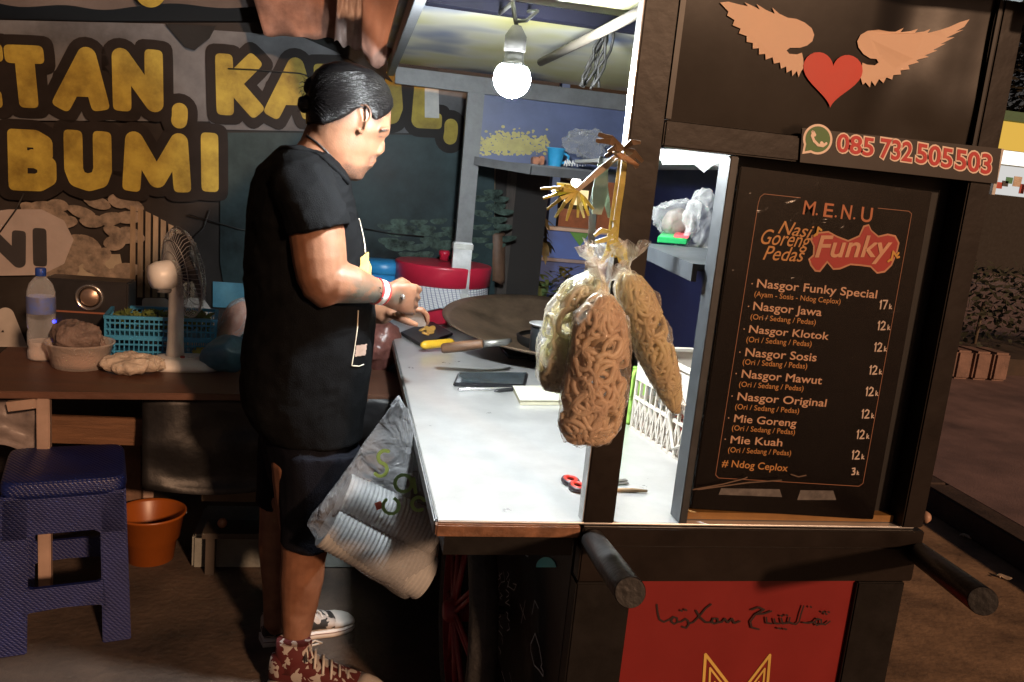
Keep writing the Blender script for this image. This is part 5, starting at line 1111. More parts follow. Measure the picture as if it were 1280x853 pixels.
strokes(mb, grn, .0085, (0,-1,0)); mb.build('green_lettering', LG, lid, fix=False)
mb = MB(); mb.poly([lm(470,262),lm(492,254),lm(500,278),lm(478,286)]); mb.build('red_square', mat('bag_red', (.4,.08,.06), .5), lid)
for dy_ in (-.01, .03): mb = MB(); mb.tube([onY(490,508,LY+dy_), onY(498,497,LY+dy_), onY(504,509,LY+dy_)], .006, 8); mb.build('bag_handle', plastic('carrier_film', (1,1,1)), lid)

# ================================================================== the cook
MYc = 2.27
def vox(mb_, size, smooth=6, fac=.5):
    me = mb_.mesh('v'); bm = bmesh.new(); bm.from_mesh(me); bmesh.ops.recalc_face_normals(bm, faces=bm.faces); bm.to_mesh(me); bm.free()
    return evaluated(me, [('REMESH', dict(mode='VOXEL', voxel_size=size)), ('SMOOTH', dict(iterations=smooth, factor=fac))])
def ell(c, ax, ay, n=24, e=1.0):
    out = []
    for i in range(n):
        t = 2*math.pi*i/n; ca, sa = math.cos(t), math.sin(t)
        out.append(c+ax*math.copysign(abs(ca)**e, ca)+ay*math.copysign(abs(sa)**e, sa))
    return out
def limb(mb_, pts, n=18, flat=1.0):         # pts: (Vector, radius)
    P_ = [Vector(p) for p, r in pts]; rs = [r for p, r in pts]; rings = []
    u = None
    for i, p in enumerate(P_):
        t = (P_[min(i+1,len(P_)-1)]-P_[max(i-1,0)]).normalized()
        u = (t.orthogonal() if u is None else u-t*u.dot(t)).normalized(); v = t.cross(u)
        rings.append([p+(u*math.cos(a)+v*math.sin(a)*flat)*rs[i] for a in (2*math.pi*k/n for k in range(n))])
    # rounded ends
    t0 = (P_[0]-P_[1]).normalized(); t1 = (P_[-1]-P_[-2]).normalized()
    r0 = [P_[0]+(q-P_[0])*.6+t0*rs[0]*.7 for q in rings[0]]; r1 = [P_[-1]+(q-P_[-1])*.6+t1*rs[-1]*.7 for q in rings[-1]]
    mb_.loft([r0]+rings+[r1])
def sil(rows, Y):                            # horizontal rings from (y, left, right, half depth)
    out = []
    for y, l, r, dp in rows:
        A = onY(l, y, Y); B = onY(r, y, Y); c = (A+B)/2; out.append((c, (B.x-A.x)/2, dp))
    return out
def bY_(px, py, Y): return onY(px, py, Y)
YAW = R(10)                                  # turned a little away from us
fwd = Vector((math.cos(YAW), math.sin(YAW), 0)); lft = Vector((-math.sin(YAW), math.cos(YAW), 0))
man = thing('person', 'man with tied-back black hair in black t-shirt and shorts slicing food at the counter', 'person', (onZ(370, 830, 0).x, MYc, 0))
HEAD = [(83,418,450,.030),(88,405,466,.052),(96,396,478,.066),(106,390,485,.074),(118,387,489,.078),(132,386,490,.079),(146,385,489,.079),(156,385,488.5,.078),(163,385,487.5,.077),(168,385,482,.075),(173,385,478,.074),(180,385,476.5,.072),(187,384,474,.070),(193,386,469.5,.066),(199,390,467,.062),(205,394,465,.058),(211,400,460,.053),(217,410,455.5,.045),(222,420,450,.033),(226,430,446,.016)]
def head_rings(grow=0, rows=HEAD):
    rg = []
    for c, rx, dp in sil(rows, MYc):
        ring = []
        for i in range(48):
            t = 2*math.pi*i/48; ca, sa = math.cos(t), math.sin(t)
            # face narrows towards the front, skull is full at the back
            w_ = dp*(1-.16*max(0, ca))
            ring.append(c+fwd*(rx*math.copysign(abs(ca)**.92, ca)*(1+grow))+lft*(w_*math.copysign(abs(sa)**.92, sa)*(1+grow)))
        rg.append(ring)
    return rg
hb = MB(); hb.loft(head_rings())
k = MYc/1028
def hp_(px, py, side): # point on the head side plane; side -1 = towards us
    return onY(px, py, MYc)+lft*side
# nose, brow, lips, chin, cheek, ear
limb(hb, [(hp_(476,172,0),.008),(hp_(477,180,0),.0105),(hp_(475.5,187,0),.0125),(hp_(471,191,0),.011)], 12)
for s_ in (-1,1):
    limb(hb, [(hp_(469,191,s_*.013),.007),(hp_(473,190,s_*.011),.008)], 10)
    limb(hb, [(hp_(472,163,s_*.050),.005),(hp_(480,162,s_*.038),.006),(hp_(484,161,s_*.018),.0065)], 10)
limb(hb, [(hp_(464,200,-.018),.0065),(hp_(467,200.5,0),.0078),(hp_(464,200,.018),.0065)], 10)
limb(hb, [(hp_(461,206,-.016),.0065),(hp_(463.5,206.5,0),.0078),(hp_(461,206,.016),.0065)], 10)
limb(hb, [(hp_(444,220,-.02),.012),(hp_(449,219,0),.014),(hp_(444,220,.02),.012)], 10)
for s_ in (-1,1):
    e0 = hp_(446.5, 151, s_*.080); pts = [(-5,-15),(2,-17),(8,-12),(9,-4),(5,4),(3,12),(-1,16),(-5,13)]
    limb(hb, [(e0+Vector((x*k*.9, -s_*0+ (lft*s_*.008*(1-abs(y+2)/22)).y, -y*k)), .0052 if i not in (0,7) else .004) for i, (x, y) in enumerate(pts)], 8)
    limb(hb, [(e0+Vector((x*k*.9, 0, -y*k))-lft*s_*.004, .005) for x, y in ((-4,-10),(0,-2),(-2,8))], 8)
# neck
NE = [(hp_(412,168,0),.062),(hp_(405,190,0),.066),(hp_(396,205,0),.070),(hp_(386,222,0),.078)]
limb(hb, NE, 24)
# torso core, arms, hands, legs
TOR = [(196,352,414,.13),(215,330,428,.185),(240,318,438,.20),(280,312,448,.19),(330,311,456,.18),(380,314,460,.185),(430,311,458,.185),(480,309,452,.18),(530,322,444,.17),(575,338,430,.15)]
hb.loft([ell(c, fwd*rx*.94, lft*dp*.94, 28) for c, rx, dp in sil(TOR, MYc)])
AR = [(bY_(384,246,2.11),.066),(bY_(396,290,2.075),.068),(bY_(400,325,2.065),.066),(bY_(402,346,2.06),.062),(bY_(408,361,2.06),.056)]
limb(hb, AR, 20)
FA = [(bY_(400,352,2.06),.058),(bY_(420,352,2.06),.055),(bY_(440,356,2.075),.048),(bY_(458,361,2.10),.038),(bY_(474,365,2.125),.029),(bY_(484,367,2.14),.028)]
limb(hb, FA, 20)
limb(hb, [(bY_(400,250,2.46),.06),(bY_(418,300,2.50),.055),(bY_(428,356,2.50),.048)], 18)
limb(hb, [(bY_(428,362,2.50),.045),(bY_(450,380,2.42),.038),(bY_(472,393,2.34),.028),(bY_(480,394,2.33),.028)], 18)
# legs
limb(hb, [(bY_(385,575,2.20),.10),(bY_(384,630,2.20),.085),(bY_(382,672,2.20),.066),(bY_(379,700,2.20),.062),(bY_(377,725,2.20),.061),(bY_(374,760,2.20),.050),(bY_(371,790,2.19),.040),(bY_(369,815,2.19),.037),(bY_(369,834,2.19),.042)], 20)
limb(hb, [(bY_(366,565,2.38),.10),(bY_(357,620,2.38),.075),(bY_(350,652,2.38),.060),(bY_(347,680,2.38),.056),(bY_(346,715,2.38),.046),(bY_(344,748,2.38),.036),(bY_(345,780,2.38),.037)], 20)
# right hand: palm + five bent fingers holding the food; left hand steadying it
def hand(wr, palm_dir, down, side, curl, fl=1.0):
    """wr wrist, palm_dir along the hand, down the closing direction, side towards the index"""
    pd = palm_dir.normalized(); dn = down.normalized(); sd_ = side.normalized()
    hb.loft([ell(wr+pd*(t*.085), sd_*(.026+.016*min(1, t*1.6)), dn*(.022-.006*t), 18, .9) for t in (-.1,.1,.35,.65,.9,1.02)])
    for i, (off, L) in enumerate(((.033,.072),(.011,.080),(-.011,.075),(-.031,.060))):
        b_ = wr+pd*.080+sd_*off; L *= fl; a_ = 0; pts = [(b_-pd*.02,.0105),(b_,.0105)]
        for j, fr in enumerate((.45,.30,.25)):
            a_ += curl[j]*(1+.06*i); d_ = pd*math.cos(a_)+dn*math.sin(a_)
            b_ = b_+d_*L*fr; pts.append((b_, .0098-.0012*j))
        limb(hb, pts, 10)
    t0 = wr+pd*.022+sd_*.026; t1 = t0+(pd*.55+sd_*.55+dn*.5).normalized()*.034; t2 = t1+(pd*.8+dn*.65-sd_*.05).normalized()*.030; t3 = t2+(pd*.8+dn*.5-sd_*.35).normalized()*.024
    limb(hb, [(t0,.015),(t1,.0125),(t2,.0105),(t3,.0085)], 10)
hand(bY_(480,369,2.135), Vector((.93,.30,-.12)), Vector((-.05,1,-.35)), Vector((.12,-.05,1)), (.95,1.1,.8), .9)
hand(bY_(478,394,2.33), Vector((.96,-.05,.28)), Vector((.25,.25,-1)), Vector((.0,-1,.2)), (.35,.75,.55))
me = vox(hb, .0042, 5, .5)
wobble(me, .0012, 22, 3)
def proj_px(p):
    q = ROT.transposed() @ (p-CAM); return 640+F*q.x/-q.z, 426.5-F*q.y/-q.z
def hairline(x, y):                          # photo-side outline of the hair (mirrored by symmetry of the head)
    line = [(492,126),(490,133),(482,143),(474,147),(467,151),(460,151),(455,145),(451,135),(443,135),(437,139),(427,147),(417,152),(400,156),(383,156)]
    for (x1, y1), (x0, y0) in zip(line, line[1:]):
        if x0 <= x <= x1: return y <= y0+(y1-y0)*(x-x0)/max(.01, x1-x0)
    return y < 128 if x > 491 else y < 157
# skin: warm brown with faint mottling; inked forearm via a vertex attribute
at_ = me.color_attributes.new('ink', 'FLOAT_COLOR', 'POINT')
f0, f1 = FA[1][0], FA[4][0]
for i, v in enumerate(me.vertices):
    t = (v.co-f0).dot(f1-f0)/(f1-f0).length_squared; d = (v.co-(f0+(f1-f0)*t)).length
    a = max(0, min(1, (t-.0)*5))*max(0, min(1, (1.0-t)*6)) if d < .075 else 0
    lowr = max(0, min(1, .75-(v.co.z-(f0+(f1-f0)*t).z)*20))
    hand_ink = max(0, min(1, 2-(v.co-bY_(500,374,2.12)).length/.014))
    q = max(a*lowr, hand_ink*.8)
    bd = sc_m = 0
    if v.co.z > 1.30:
        dl = (v.co-hp_(440,140,0)).dot(lft); x_, y_ = proj_px(v.co-lft*dl)
        for bx_, by_, br_ in ((436,217,9),(444,218,9),(452,215,8),(458,212,6),(446,223,9),(465,197,3.5),(461,198,3.5),(431,210,6)):
            bd = max(bd, min(1, max(0, 1.6-math.hypot(x_-bx_, (y_-by_)*1.1)/br_)))
        e_ = 4
        sc_m = sum(hairline(x_+ox, y_+oy) for ox, oy in ((0,-7),(0,-4.5),(-2,-2.5),(0,-1),(2,-3),(0,0)))/6 if y_ < 172 else 0
    at_.data[i].color = (q, bd, sc_m, 1)
SK = bpy.data.materials.new('skin'); SK.use_nodes = True; n_ = SK.node_tree.nodes; l_ = SK.node_tree.links; pb = n_['Principled BSDF']
pb.inputs['Roughness'].default_value = .52; pb.inputs['Subsurface Weight'].default_value = .12; pb.inputs['Subsurface Radius'].default_value = (.012,.005,.003); pb.inputs['Specular IOR Level'].default_value = .32
tc = n_.new('ShaderNodeTexCoord'); no = n_.new('ShaderNodeTexNoise'); no.inputs['Scale'].default_value = 26; no.inputs['Detail'].default_value = 6; l_.new(tc.outputs['Object'], no.inputs[0])
rp = n_.new('ShaderNodeValToRGB'); rp.color_ramp.elements[0].color = (.15,.066,.036,1); rp.color_ramp.elements[1].color = (.235,.112,.064,1); rp.color_ramp.elements[0].position = .3; rp.color_ramp.elements[1].position = .7; l_.new(no.outputs[0], rp.inputs[0])
av_ = n_.new('ShaderNodeVertexColor'); av_.layer_name = 'ink'; n2 = n_.new('ShaderNodeTexNoise'); n2.inputs['Scale'].default_value = 45; n2.inputs['Detail'].default_value = 3; l_.new(tc.outputs['Object'], n2.inputs[0])
mr_ = n_.new('ShaderNodeMapRange'); mr_.inputs[1].default_value = .34; mr_.inputs[2].default_value = .50; l_.new(n2.outputs[0], mr_.inputs[0])
mu = n_.new('ShaderNodeMath'); mu.operation = 'MULTIPLY'; sep = n_.new('ShaderNodeSeparateColor'); l_.new(av_.outputs[0], sep.inputs[0]); l_.new(sep.outputs[0], mu.inputs[0]); l_.new(mr_.outputs[0], mu.inputs[1]); mu2 = n_.new('ShaderNodeMath'); mu2.operation = 'MULTIPLY'; mu2.inputs[1].default_value = .92; l_.new(mu.outputs[0], mu2.inputs[0])
mx2 = n_.new('ShaderNodeMix'); mx2.data_type = 'RGBA'; l_.new(mu2.outputs[0], mx2.inputs[0]); l_.new(rp.outputs[0], mx2.inputs[6]); mx2.inputs[7].default_value = (.07,.075,.06,1)
n4 = n_.new('ShaderNodeTexNoise'); n4.inputs['Scale'].default_value = 420; l_.new(tc.outputs['Object'], n4.inputs[0]); mr4 = n_.new('ShaderNodeMapRange'); mr4.inputs[1].default_value = .35; mr4.inputs[2].default_value = .65; mr4.inputs[3].default_value = .35; l_.new(n4.outputs[0], mr4.inputs[0])
last = mx2.outputs[2]
for ch_, c4, g_ in ((1,(.030,.020,.016,1),.85),(2,(.014,.011,.010,1),1.0)):
    m5 = n_.new('ShaderNodeMath'); m5.operation = 'MULTIPLY'; l_.new(sep.outputs[ch_], m5.inputs[0]); l_.new(mr4.outputs[0], m5.inputs[1]); m6 = n_.new('ShaderNodeMath'); m6.operation = 'MULTIPLY'; m6.inputs[1].default_value = g_; m6.use_clamp = True; l_.new(m5.outputs[0], m6.inputs[0])
    m7 = n_.new('ShaderNodeMix'); m7.data_type = 'RGBA'; l_.new(m6.outputs[0], m7.inputs[0]); l_.new(last, m7.inputs[6]); m7.inputs[7].default_value = c4; last = m7.outputs[2]
l_.new(last, pb.inputs['Base Color'])
n3 = n_.new('ShaderNodeTexNoise'); n3.inputs['Scale'].default_value = 240; l_.new(tc.outputs['Object'], n3.inputs[0]); bp2 = n_.new('ShaderNodeBump'); bp2.inputs['Strength'].default_value = .12; bp2.inputs['Distance'].default_value = .003; l_.new(n3.outputs[0], bp2.inputs['Height']); l_.new(bp2.outputs[0], pb.inputs['Normal'])
body = put('body', me, SK, man)
btree = BVHTree.FromPolygons([v.co for v in me.vertices], [tuple(p.vertices) for p in me.polygons])
def on_mesh(tree, px, py, lift=.002):
    d = ray(px, py); h_, n__, i_, t_ = tree.ray_cast(CAM, d); return None if h_ is None else h_+n__*lift
# hair shell: the scalp part of the head, combed back
HAIRM = bpy.data.materials.new('black_hair'); HAIRM.use_nodes = True; n_ = HAIRM.node_tree.nodes; l_ = HAIRM.node_tree.links; pb = n_['Principled BSDF']
pb.inputs['Base Color'].default_value = (.006,.005,.005,1); pb.inputs['Roughness'].default_value = .34; pb.inputs['Specular IOR Level'].default_value = .28
tc = n_.new('ShaderNodeTexCoord'); mp_ = n_.new('ShaderNodeMapping'); mp_.inputs['Rotation'].default_value = (0,R(-18),0); mp_.inputs['Scale'].default_value = (10,90,190); l_.new(tc.outputs['Object'], mp_.inputs[0])
no = n_.new('ShaderNodeTexNoise'); no.inputs['Scale'].default_value = 1.5; no.inputs['Detail'].default_value = 4; l_.new(mp_.outputs[0], no.inputs['Vector']); bp2 = n_.new('ShaderNodeBump'); bp2.inputs['Strength'].default_value = .7; bp2.inputs['Distance'].default_value = .004; l_.new(no.outputs[0], bp2.inputs['Height']); l_.new(bp2.outputs[0], pb.inputs['Normal'])
hm = MB(); rg = head_rings(.0); hm.loft(rg, cap=True)
hme = hm.mesh('hair'); bm = bmesh.new(); bm.from_mesh(hme); bmesh.ops.recalc_face_normals(bm, faces=bm.faces); bmesh.ops.subdivide_edges(bm, edges=bm.edges, cuts=2, use_grid_fill=True)
def mirr(co):                                # move far-side points to the near side before testing the hairline
    d = (co-hp_(440,140,0)).dot(lft)
    return co-lft*2*d if d > 0 else co
def near_px(co):
    c_ = mirr(co); d = (c_-hp_(440,140,0)).dot(lft); return proj_px(c_-lft*d)
kill = [f for f in bm.faces if not hairline(*near_px(f.calc_center_median()))]
bmesh.ops.delete(bm, geom=kill, context='FACES')
for it in range(8):
    bv = [v for v in bm.verts if any(len(e.link_faces) < 2 for e in v.link_edges)]; mv = {}
    for v in bv:
        nb_ = [e.other_vert(v).co for e in v.link_edges if len(e.link_faces) < 2]
        if len(nb_) == 2: mv[v] = v.co*.5+(nb_[0]+nb_[1])*.25
    for v, c_ in mv.items(): v.co = c_
bm.normal_update()
for v in bm.verts:
    on_b = any(len(e.link_faces) < 2 for e in v.link_edges)
    s_ = noise.noise(Vector((v.co.x*10, v.co.y*30, (v.co.z+v.co.x*.3)*90)))
    v.co += v.normal*((.0012 if on_b else .0065)+.0006*s_)
bm.to_mesh(hme); bm.free(); hme = evaluated(hme, [('SOLIDIFY', dict(thickness=.006, offset=-1))]); hair = put('hair', hme, HAIRM, man)
htree = BVHTree.FromPolygons([v.co for v in hme.vertices], [tuple(p.vertices) for p in hme.polygons])
mb = MB(); rr = random.Random(41); HL = [(491,131),(482,142),(474,146),(467,150),(460,150),(455,144),(451,134),(444,133),(437,138),(427,146),(417,151),(405,155)]
for i in range(1200):
    if i < 560: t = rr.uniform(0, len(HL)-1.01); a_ = HL[int(t)]; b_ = HL[int(t)+1]; f_ = t-int(t); x0, y0 = a_[0]*(1-f_)+b_[0]*f_, a_[1]*(1-f_)+b_[1]*f_+rr.uniform(-2.5,2.2)
    else: x0 = rr.uniform(405,488); y0 = 92+rr.uniform(-2,32)+max(0, x0-462)*.9
    xe, ye = 388+rr.uniform(-2,3), 128+rr.uniform(-9,9); hh_ = (150-y0)*.22+rr.uniform(0,8); cxm, cym = (x0*.45+xe*.55), min(y0, ye)-hh_*.6+6
    pts = []; lft_ = rr.uniform(0,.0045) if rr.random() < .6 else 0
    for k_ in range(9):
        t = k_/8; x = (1-t)**2*x0+2*t*(1-t)*cxm+t*t*xe; y = (1-t)**2*y0+2*t*(1-t)*cym+t*t*ye
        p = on_mesh(htree, x, y, .0003+lft_*math.sin(math.pi*t)) or (on_mesh(btree, x, y, .0008) if k_ < 2 else None)
        if p is None or (pts and (p-pts[-1]).length > .05): break
        pts.append(p)
    if len(pts) > 4: r0_ = rr.uniform(.0005,.0012); mb.tube(pts, [r0_*.5]+[r0_]*(len(pts)-2)+[r0_*.6], 4)
mb.build('combed_strands', HAIRM, hair)
mb = MB(); bc_ = hp_(381,131,-.02)
mb.lathe([(.021*math.sin(t), -.023*math.cos(t)) for t in (math.pi*i/14 for i in range(1,14))], bc_, 24, (.5,0,.9)); mb.lathe([(.019*math.sin(t), -.026*math.cos(t)) for t in (math.pi*i/12 for i in range(1,12))], hp_(389,107,-.015), 20, (.5,0,.9))
me = wobble(mb.mesh('bun'), .003, 70, 4); put('bun', me, HAIRM, hair)
mb = MB(); mb.tube([hp_(391,133,-.03)+Vector((.004*math.cos(a), .014*math.sin(a)-.008, .013*math.cos(a))) for a in (2*math.pi*i/20 for i in range(21))], .0042, 8); put('hair_tie', mb.mesh('t'), mat('tie_pink', (.52,.33,.26), .6), hair)
mb = MB(); rr = random.Random(9)
for i in range(26):                           # stray strands
    x, y = rr.uniform(376,395), rr.uniform(105,140); p = hp_(x, y, rr.uniform(-.03,.02)); q = p+Vector((rr.uniform(-.03,.0), rr.uniform(-.02,.02), rr.uniform(-.01,.03)))
    mb.tube([p, p.lerp(q,.5)+Vector((0,0,.006)), q], [.0012,.001,.0004], 4)
mb.build('stray_hair', HAIRM, hair)
# beard shadow, brow, eye, on the skin
def decal(poly_, tree, name, m, lift=.0012, parent=body, th=None):
    xs = [p[0] for p in poly_]; ys = [p[1] for p in poly_]
    def inside(x, y):
        c_ = False
        for (x1,y1),(x2,y2) in zip(poly_, poly_[1:]+poly_[:1]):
            if (y1 > y) != (y2 > y) and x < (x2-x1)*(y-y1)/(y2-y1)+x1: c_ = not c_
        return c_
    mb = MB(); stp = .8; idx = {}; vs = []; fs = []
    def vid(i, j):
        if (i,j) in idx: return idx[(i,j)]
        p = on_mesh(tree, min(xs)+i*stp, min(ys)+j*stp, lift); idx[(i,j)] = None if p is None else len(vs)
        if p is not None: vs.append(p)
        return idx[(i,j)]
    for i in range(int((max(xs)-min(xs))/stp)+1):
        for j in range(int((max(ys)-min(ys))/stp)+1):
            if inside(min(xs)+(i+.5)*stp, min(ys)+(j+.5)*stp):
                q = [vid(i,j), vid(i+1,j), vid(i+1,j+1), vid(i,j+1)]
                if None not in q and max((vs[q[0]]-vs[z]).length for z in q[1:]) < .02: fs.append(tuple(q))
    if fs: mb.add(vs, fs, True); return mb.build(name, m, parent, fix=False)
decal([(473,164.5),(478,162),(483,161.5),(483.5,163),(479,164),(474,166)], btree, 'eyebrow', mat('brow_black', (.035,.022,.016), .6), .0016)
decal([(472.5,170.6),(476,170),(478,170.6),(476.5,171.6),(473,171.6)], btree, 'eye', mat('eye_dark', (.085,.042,.028), .45), .0012)
decal([(458,202.6),(466,203),(466,204.2),(458,203.6)], btree, 'mouth', mat('lip_dark', (.17,.05,.035), .5), .0012)
# cord round the neck
mb = MB(); pts = [on_mesh(btree, x, y, .0025) for x, y in ((372,166),(384,170),(397,179),(408,189),(417,199),(424,208),(429,216))]; pts = [p for p in pts if p]
mb.tube(pts, .0028, 8); mb.build('neck_cord', mat('cord_black', (.012,.011,.01), .6), man)
# t-shirt
SHIRT = mat('shirt_black', (.0055,.0058,.0064), .9, var=.25, scale=20, bump=.35, bscale=420, spec=.04)
sb = MB()
SH = [(184,352,402,.085),(190,346,412,.125),(200,338,422,.165),(215,322,432,.20),(235,314,438,.215),(260,309,444,.215),(300,306,456,.205),(330,305,463,.20),(360,306,467,.20),(391,309,468,.20),(420,305,467,.20),(450,301,463,.20),(480,299,459,.20),(505,300,456,.198),(525,311,453,.195),(538,323,451,.192)]
sb.loft([ell(c, fwd*rx, lft*dp, 36, .92) for c, rx, dp in sil(SH, MYc)])
def tubeo(mb_, pts, n=22):
    P_ = [Vector(p) for p, r in pts]; rings = []; u = None
    for i, p in enumerate(P_):
        t = (P_[min(i+1,len(P_)-1)]-P_[max(i-1,0)]).normalized(); u = (t.orthogonal() if u is None else u-t*u.dot(t)).normalized(); v = t.cross(u)
        rings.append([p+(u*math.cos(a)+v*math.sin(a))*pts[i][1] for a in (2*math.pi*k/n for k in range(n))])
    mb_.loft(rings)
tubeo(sb, [(bY_(372,212,2.20),.070),(bY_(380,236,2.11),.082),(bY_(388,258,2.085),.082),(bY_(396,280,2.07),.081),(bY_(398,289,2.068),.080)])
tubeo(sb, [(bY_(390,212,2.36),.070),(bY_(402,240,2.45),.082),(bY_(414,285,2.48),.080)])
me = vox(sb, .0055, 4, .5)
o1 = Vector((3,7,1)); me.update(); ns = [v.normal.copy() for v in me.vertices]
for v, n__ in zip(me.vertices, ns):
    p = v.co
    low = max(0, min(1, (1.12-p.z)*2.2))
    drape = noise.noise(Vector((p.x*11, p.y*11, p.z*2.6))+o1)*.011*low
    a_ = noise.noise(Vector(((p.x+p.z*.8)*16, p.y*7, (p.z-p.x*.5)*6))+o1)*.006+(.35-abs(noise.noise(Vector(((p.x*.6-p.z)*24, p.y*12, (p.x+p.z*.4)*9))+o1)))*.008*(1-low)
    v.co += n__*(drape+a_*(1-.4*low)+noise.noise(p*42)*.0012-.001)
me.update()
shirt = put('t_shirt', me, SHIRT, man)
stree = BVHTree.FromPolygons([v.co for v in me.vertices], [tuple(p.vertices) for p in me.polygons])
# hem seam, collar rib
COLL = [(352,185),(362,184),(374,185.5),(386,187),(395,190),(404,197),(412,204),(420,211),(428,219),(434,227)]
mb = MB(); q = [on_mesh(stree, x, y+2, .0015) for x, y in COLL]; q = [p_ for p_ in q if p_]
mb.tube(q, .0065, 8); mb.build('collar', SHIRT, shirt)
# pale print on the front of the shirt
def surf_line(pts, tree, wd, name, m, parent):
    q = []
    for (x0,y0),(x1,y1) in zip(pts, pts[1:]):
        for i in range(6):
            p = on_mesh(tree, x0+(x1-x0)*i/6, y0+(y1-y0)*i/6, .002)
            if p: q.append(p)
    if len(q) > 1: mb = MB(); mb.tube(q, wd, 6); return mb.build(name, m, parent)
PR = mat('print_cream', (.55,.50,.40), .6, var=.2)
surf_line([(448,274),(452,282),(453,294),(455,306),(456,318)], stree, .0016, 'shirt_print_line', PR, shirt)
surf_line([(447,388),(446,410),(442,440),(439,457),(448,458),(455,455)], stree, .0016, 'shirt_print_line', PR, shirt)
decal([(450,322),(461,314),(464,330),(463,346),(456,348),(449,340)], stree, 'shirt_print', mat('print_yellow', (.60,.40,.12), .6, var=.4, scale=60), .002, shirt)
decal([(445,432),(458,430),(456,444),(443,446)], stree, 'shirt_print', mat('print_tan', (.34,.24,.19), .7, var=.3), .002, shirt)
# shorts
hs = MB(); SHM = mat('shorts_black', (.006,.0065,.010), .85, var=.3, scale=16, bump=.3, bscale=300, spec=.08)
hs.loft([ell(c, fwd*rx, lft*dp, 30) for c, rx, dp in sil([(500,312,452,.18),(540,324,449,.185),(575,331,446,.185),(600,336,440,.18)], MYc)])
tubeo(hs, [(bY_(398,560,2.19),.118),(bY_(396,600,2.185),.108),(bY_(390,640,2.18),.088),(bY_(385,662,2.18),.076),(bY_(382,680,2.18),.073)])
tubeo(hs, [(bY_(372,555,2.38),.115),(bY_(362,590,2.38),.095),(bY_(353,618,2.38),.074),(bY_(350,632,2.38),.070)])
me = vox(hs, .0055, 4, .5); me.update(); ns = [v.normal.copy() for v in me.vertices]
for v, n__ in zip(me.vertices, ns): v.co += n__*(noise.noise(Vector((v.co.x*16, v.co.y*16, v.co.z*6)))*.007)
put('shorts', me, SHM, man)
# wrist bands
fd_ = (FA[5][0]-FA[3][0]).normalized()
for d_, r_, nm, m in ((.0,.0315,'wristband',WHITE),(.013,.0305,'wristband',mat('band_red', (.5,.03,.03), .5)),(-.013,.033,'wristband',mat('band_red', (.5,.03,.03), .5))):
    mb = MB(); c_ = FA[4][0]+fd_*d_; h_ = .008 if d_ == 0 else .0025
    mb.lathe([(r_*1.02,-h_),(r_*1.06,-h_),(r_*1.06,h_),(r_*1.02,h_),(r_*1.02,-h_)], c_, 32, fd_, cap=False); mb.build(nm, m, man)
mb = MB(); side = Vector((0,-1,0)); e_ = FA[4][0]
for i in range(3):
    p = on_mesh(btree, 473+i*1.2, 359+i*6, .004)
    if p: mb.tube([p, p+Vector((.004,0,-.004))], .0018, 5)
if mb.v: mb.build('band_marking', mat('black_print', (.02,.018,.02), .5), man)
p = on_mesh(btree, 503, 371, .002)
if p: mb = MB(); mb.lathe([(.001,0),(.006,.001),(.007,.003),(.003,.005)], p, 14, (-.2,-.9,.3)); mb.build('ring', mat('ring_silver', (.55,.52,.5), .25, metal=.9), man)
# canvas sneakers
CAMO = bpy.data.materials.new('splatter_canvas'); CAMO.use_nodes = True; n_ = CAMO.node_tree.nodes; l_ = CAMO.node_tree.links
tc = n_.new('ShaderNodeTexCoord'); vo = n_.new('ShaderNodeTexNoise'); vo.inputs['Scale'].default_value = 34; vo.inputs['Detail'].default_value = 2; vo.inputs['Distortion'].default_value = .6; l_.new(tc.outputs['Object'], vo.inputs['Vector'])
rp = n_.new('ShaderNodeValToRGB'); rp.color_ramp.interpolation = 'CONSTANT'; rp.color_ramp.elements[0].color = (.02,.02,.02,1); rp.color_ramp.elements[1].position = .53; rp.color_ramp.elements[1].color = (.40,.36,.33,1)
l_.new(vo.outputs[0], rp.inputs[0]); l_.new(rp.outputs[0], n_['Principled BSDF'].inputs['Base Color']); n_['Principled BSDF'].inputs['Roughness'].default_value = .8
CAMR = CAMO.copy(); CAMR.name = 'red_splatter_canvas'; rp2 = [x for x in CAMR.node_tree.nodes if x.bl_idname == 'ShaderNodeValToRGB'][0]; rp2.color_ramp.elements[0].color = (.085,.010,.011,1)
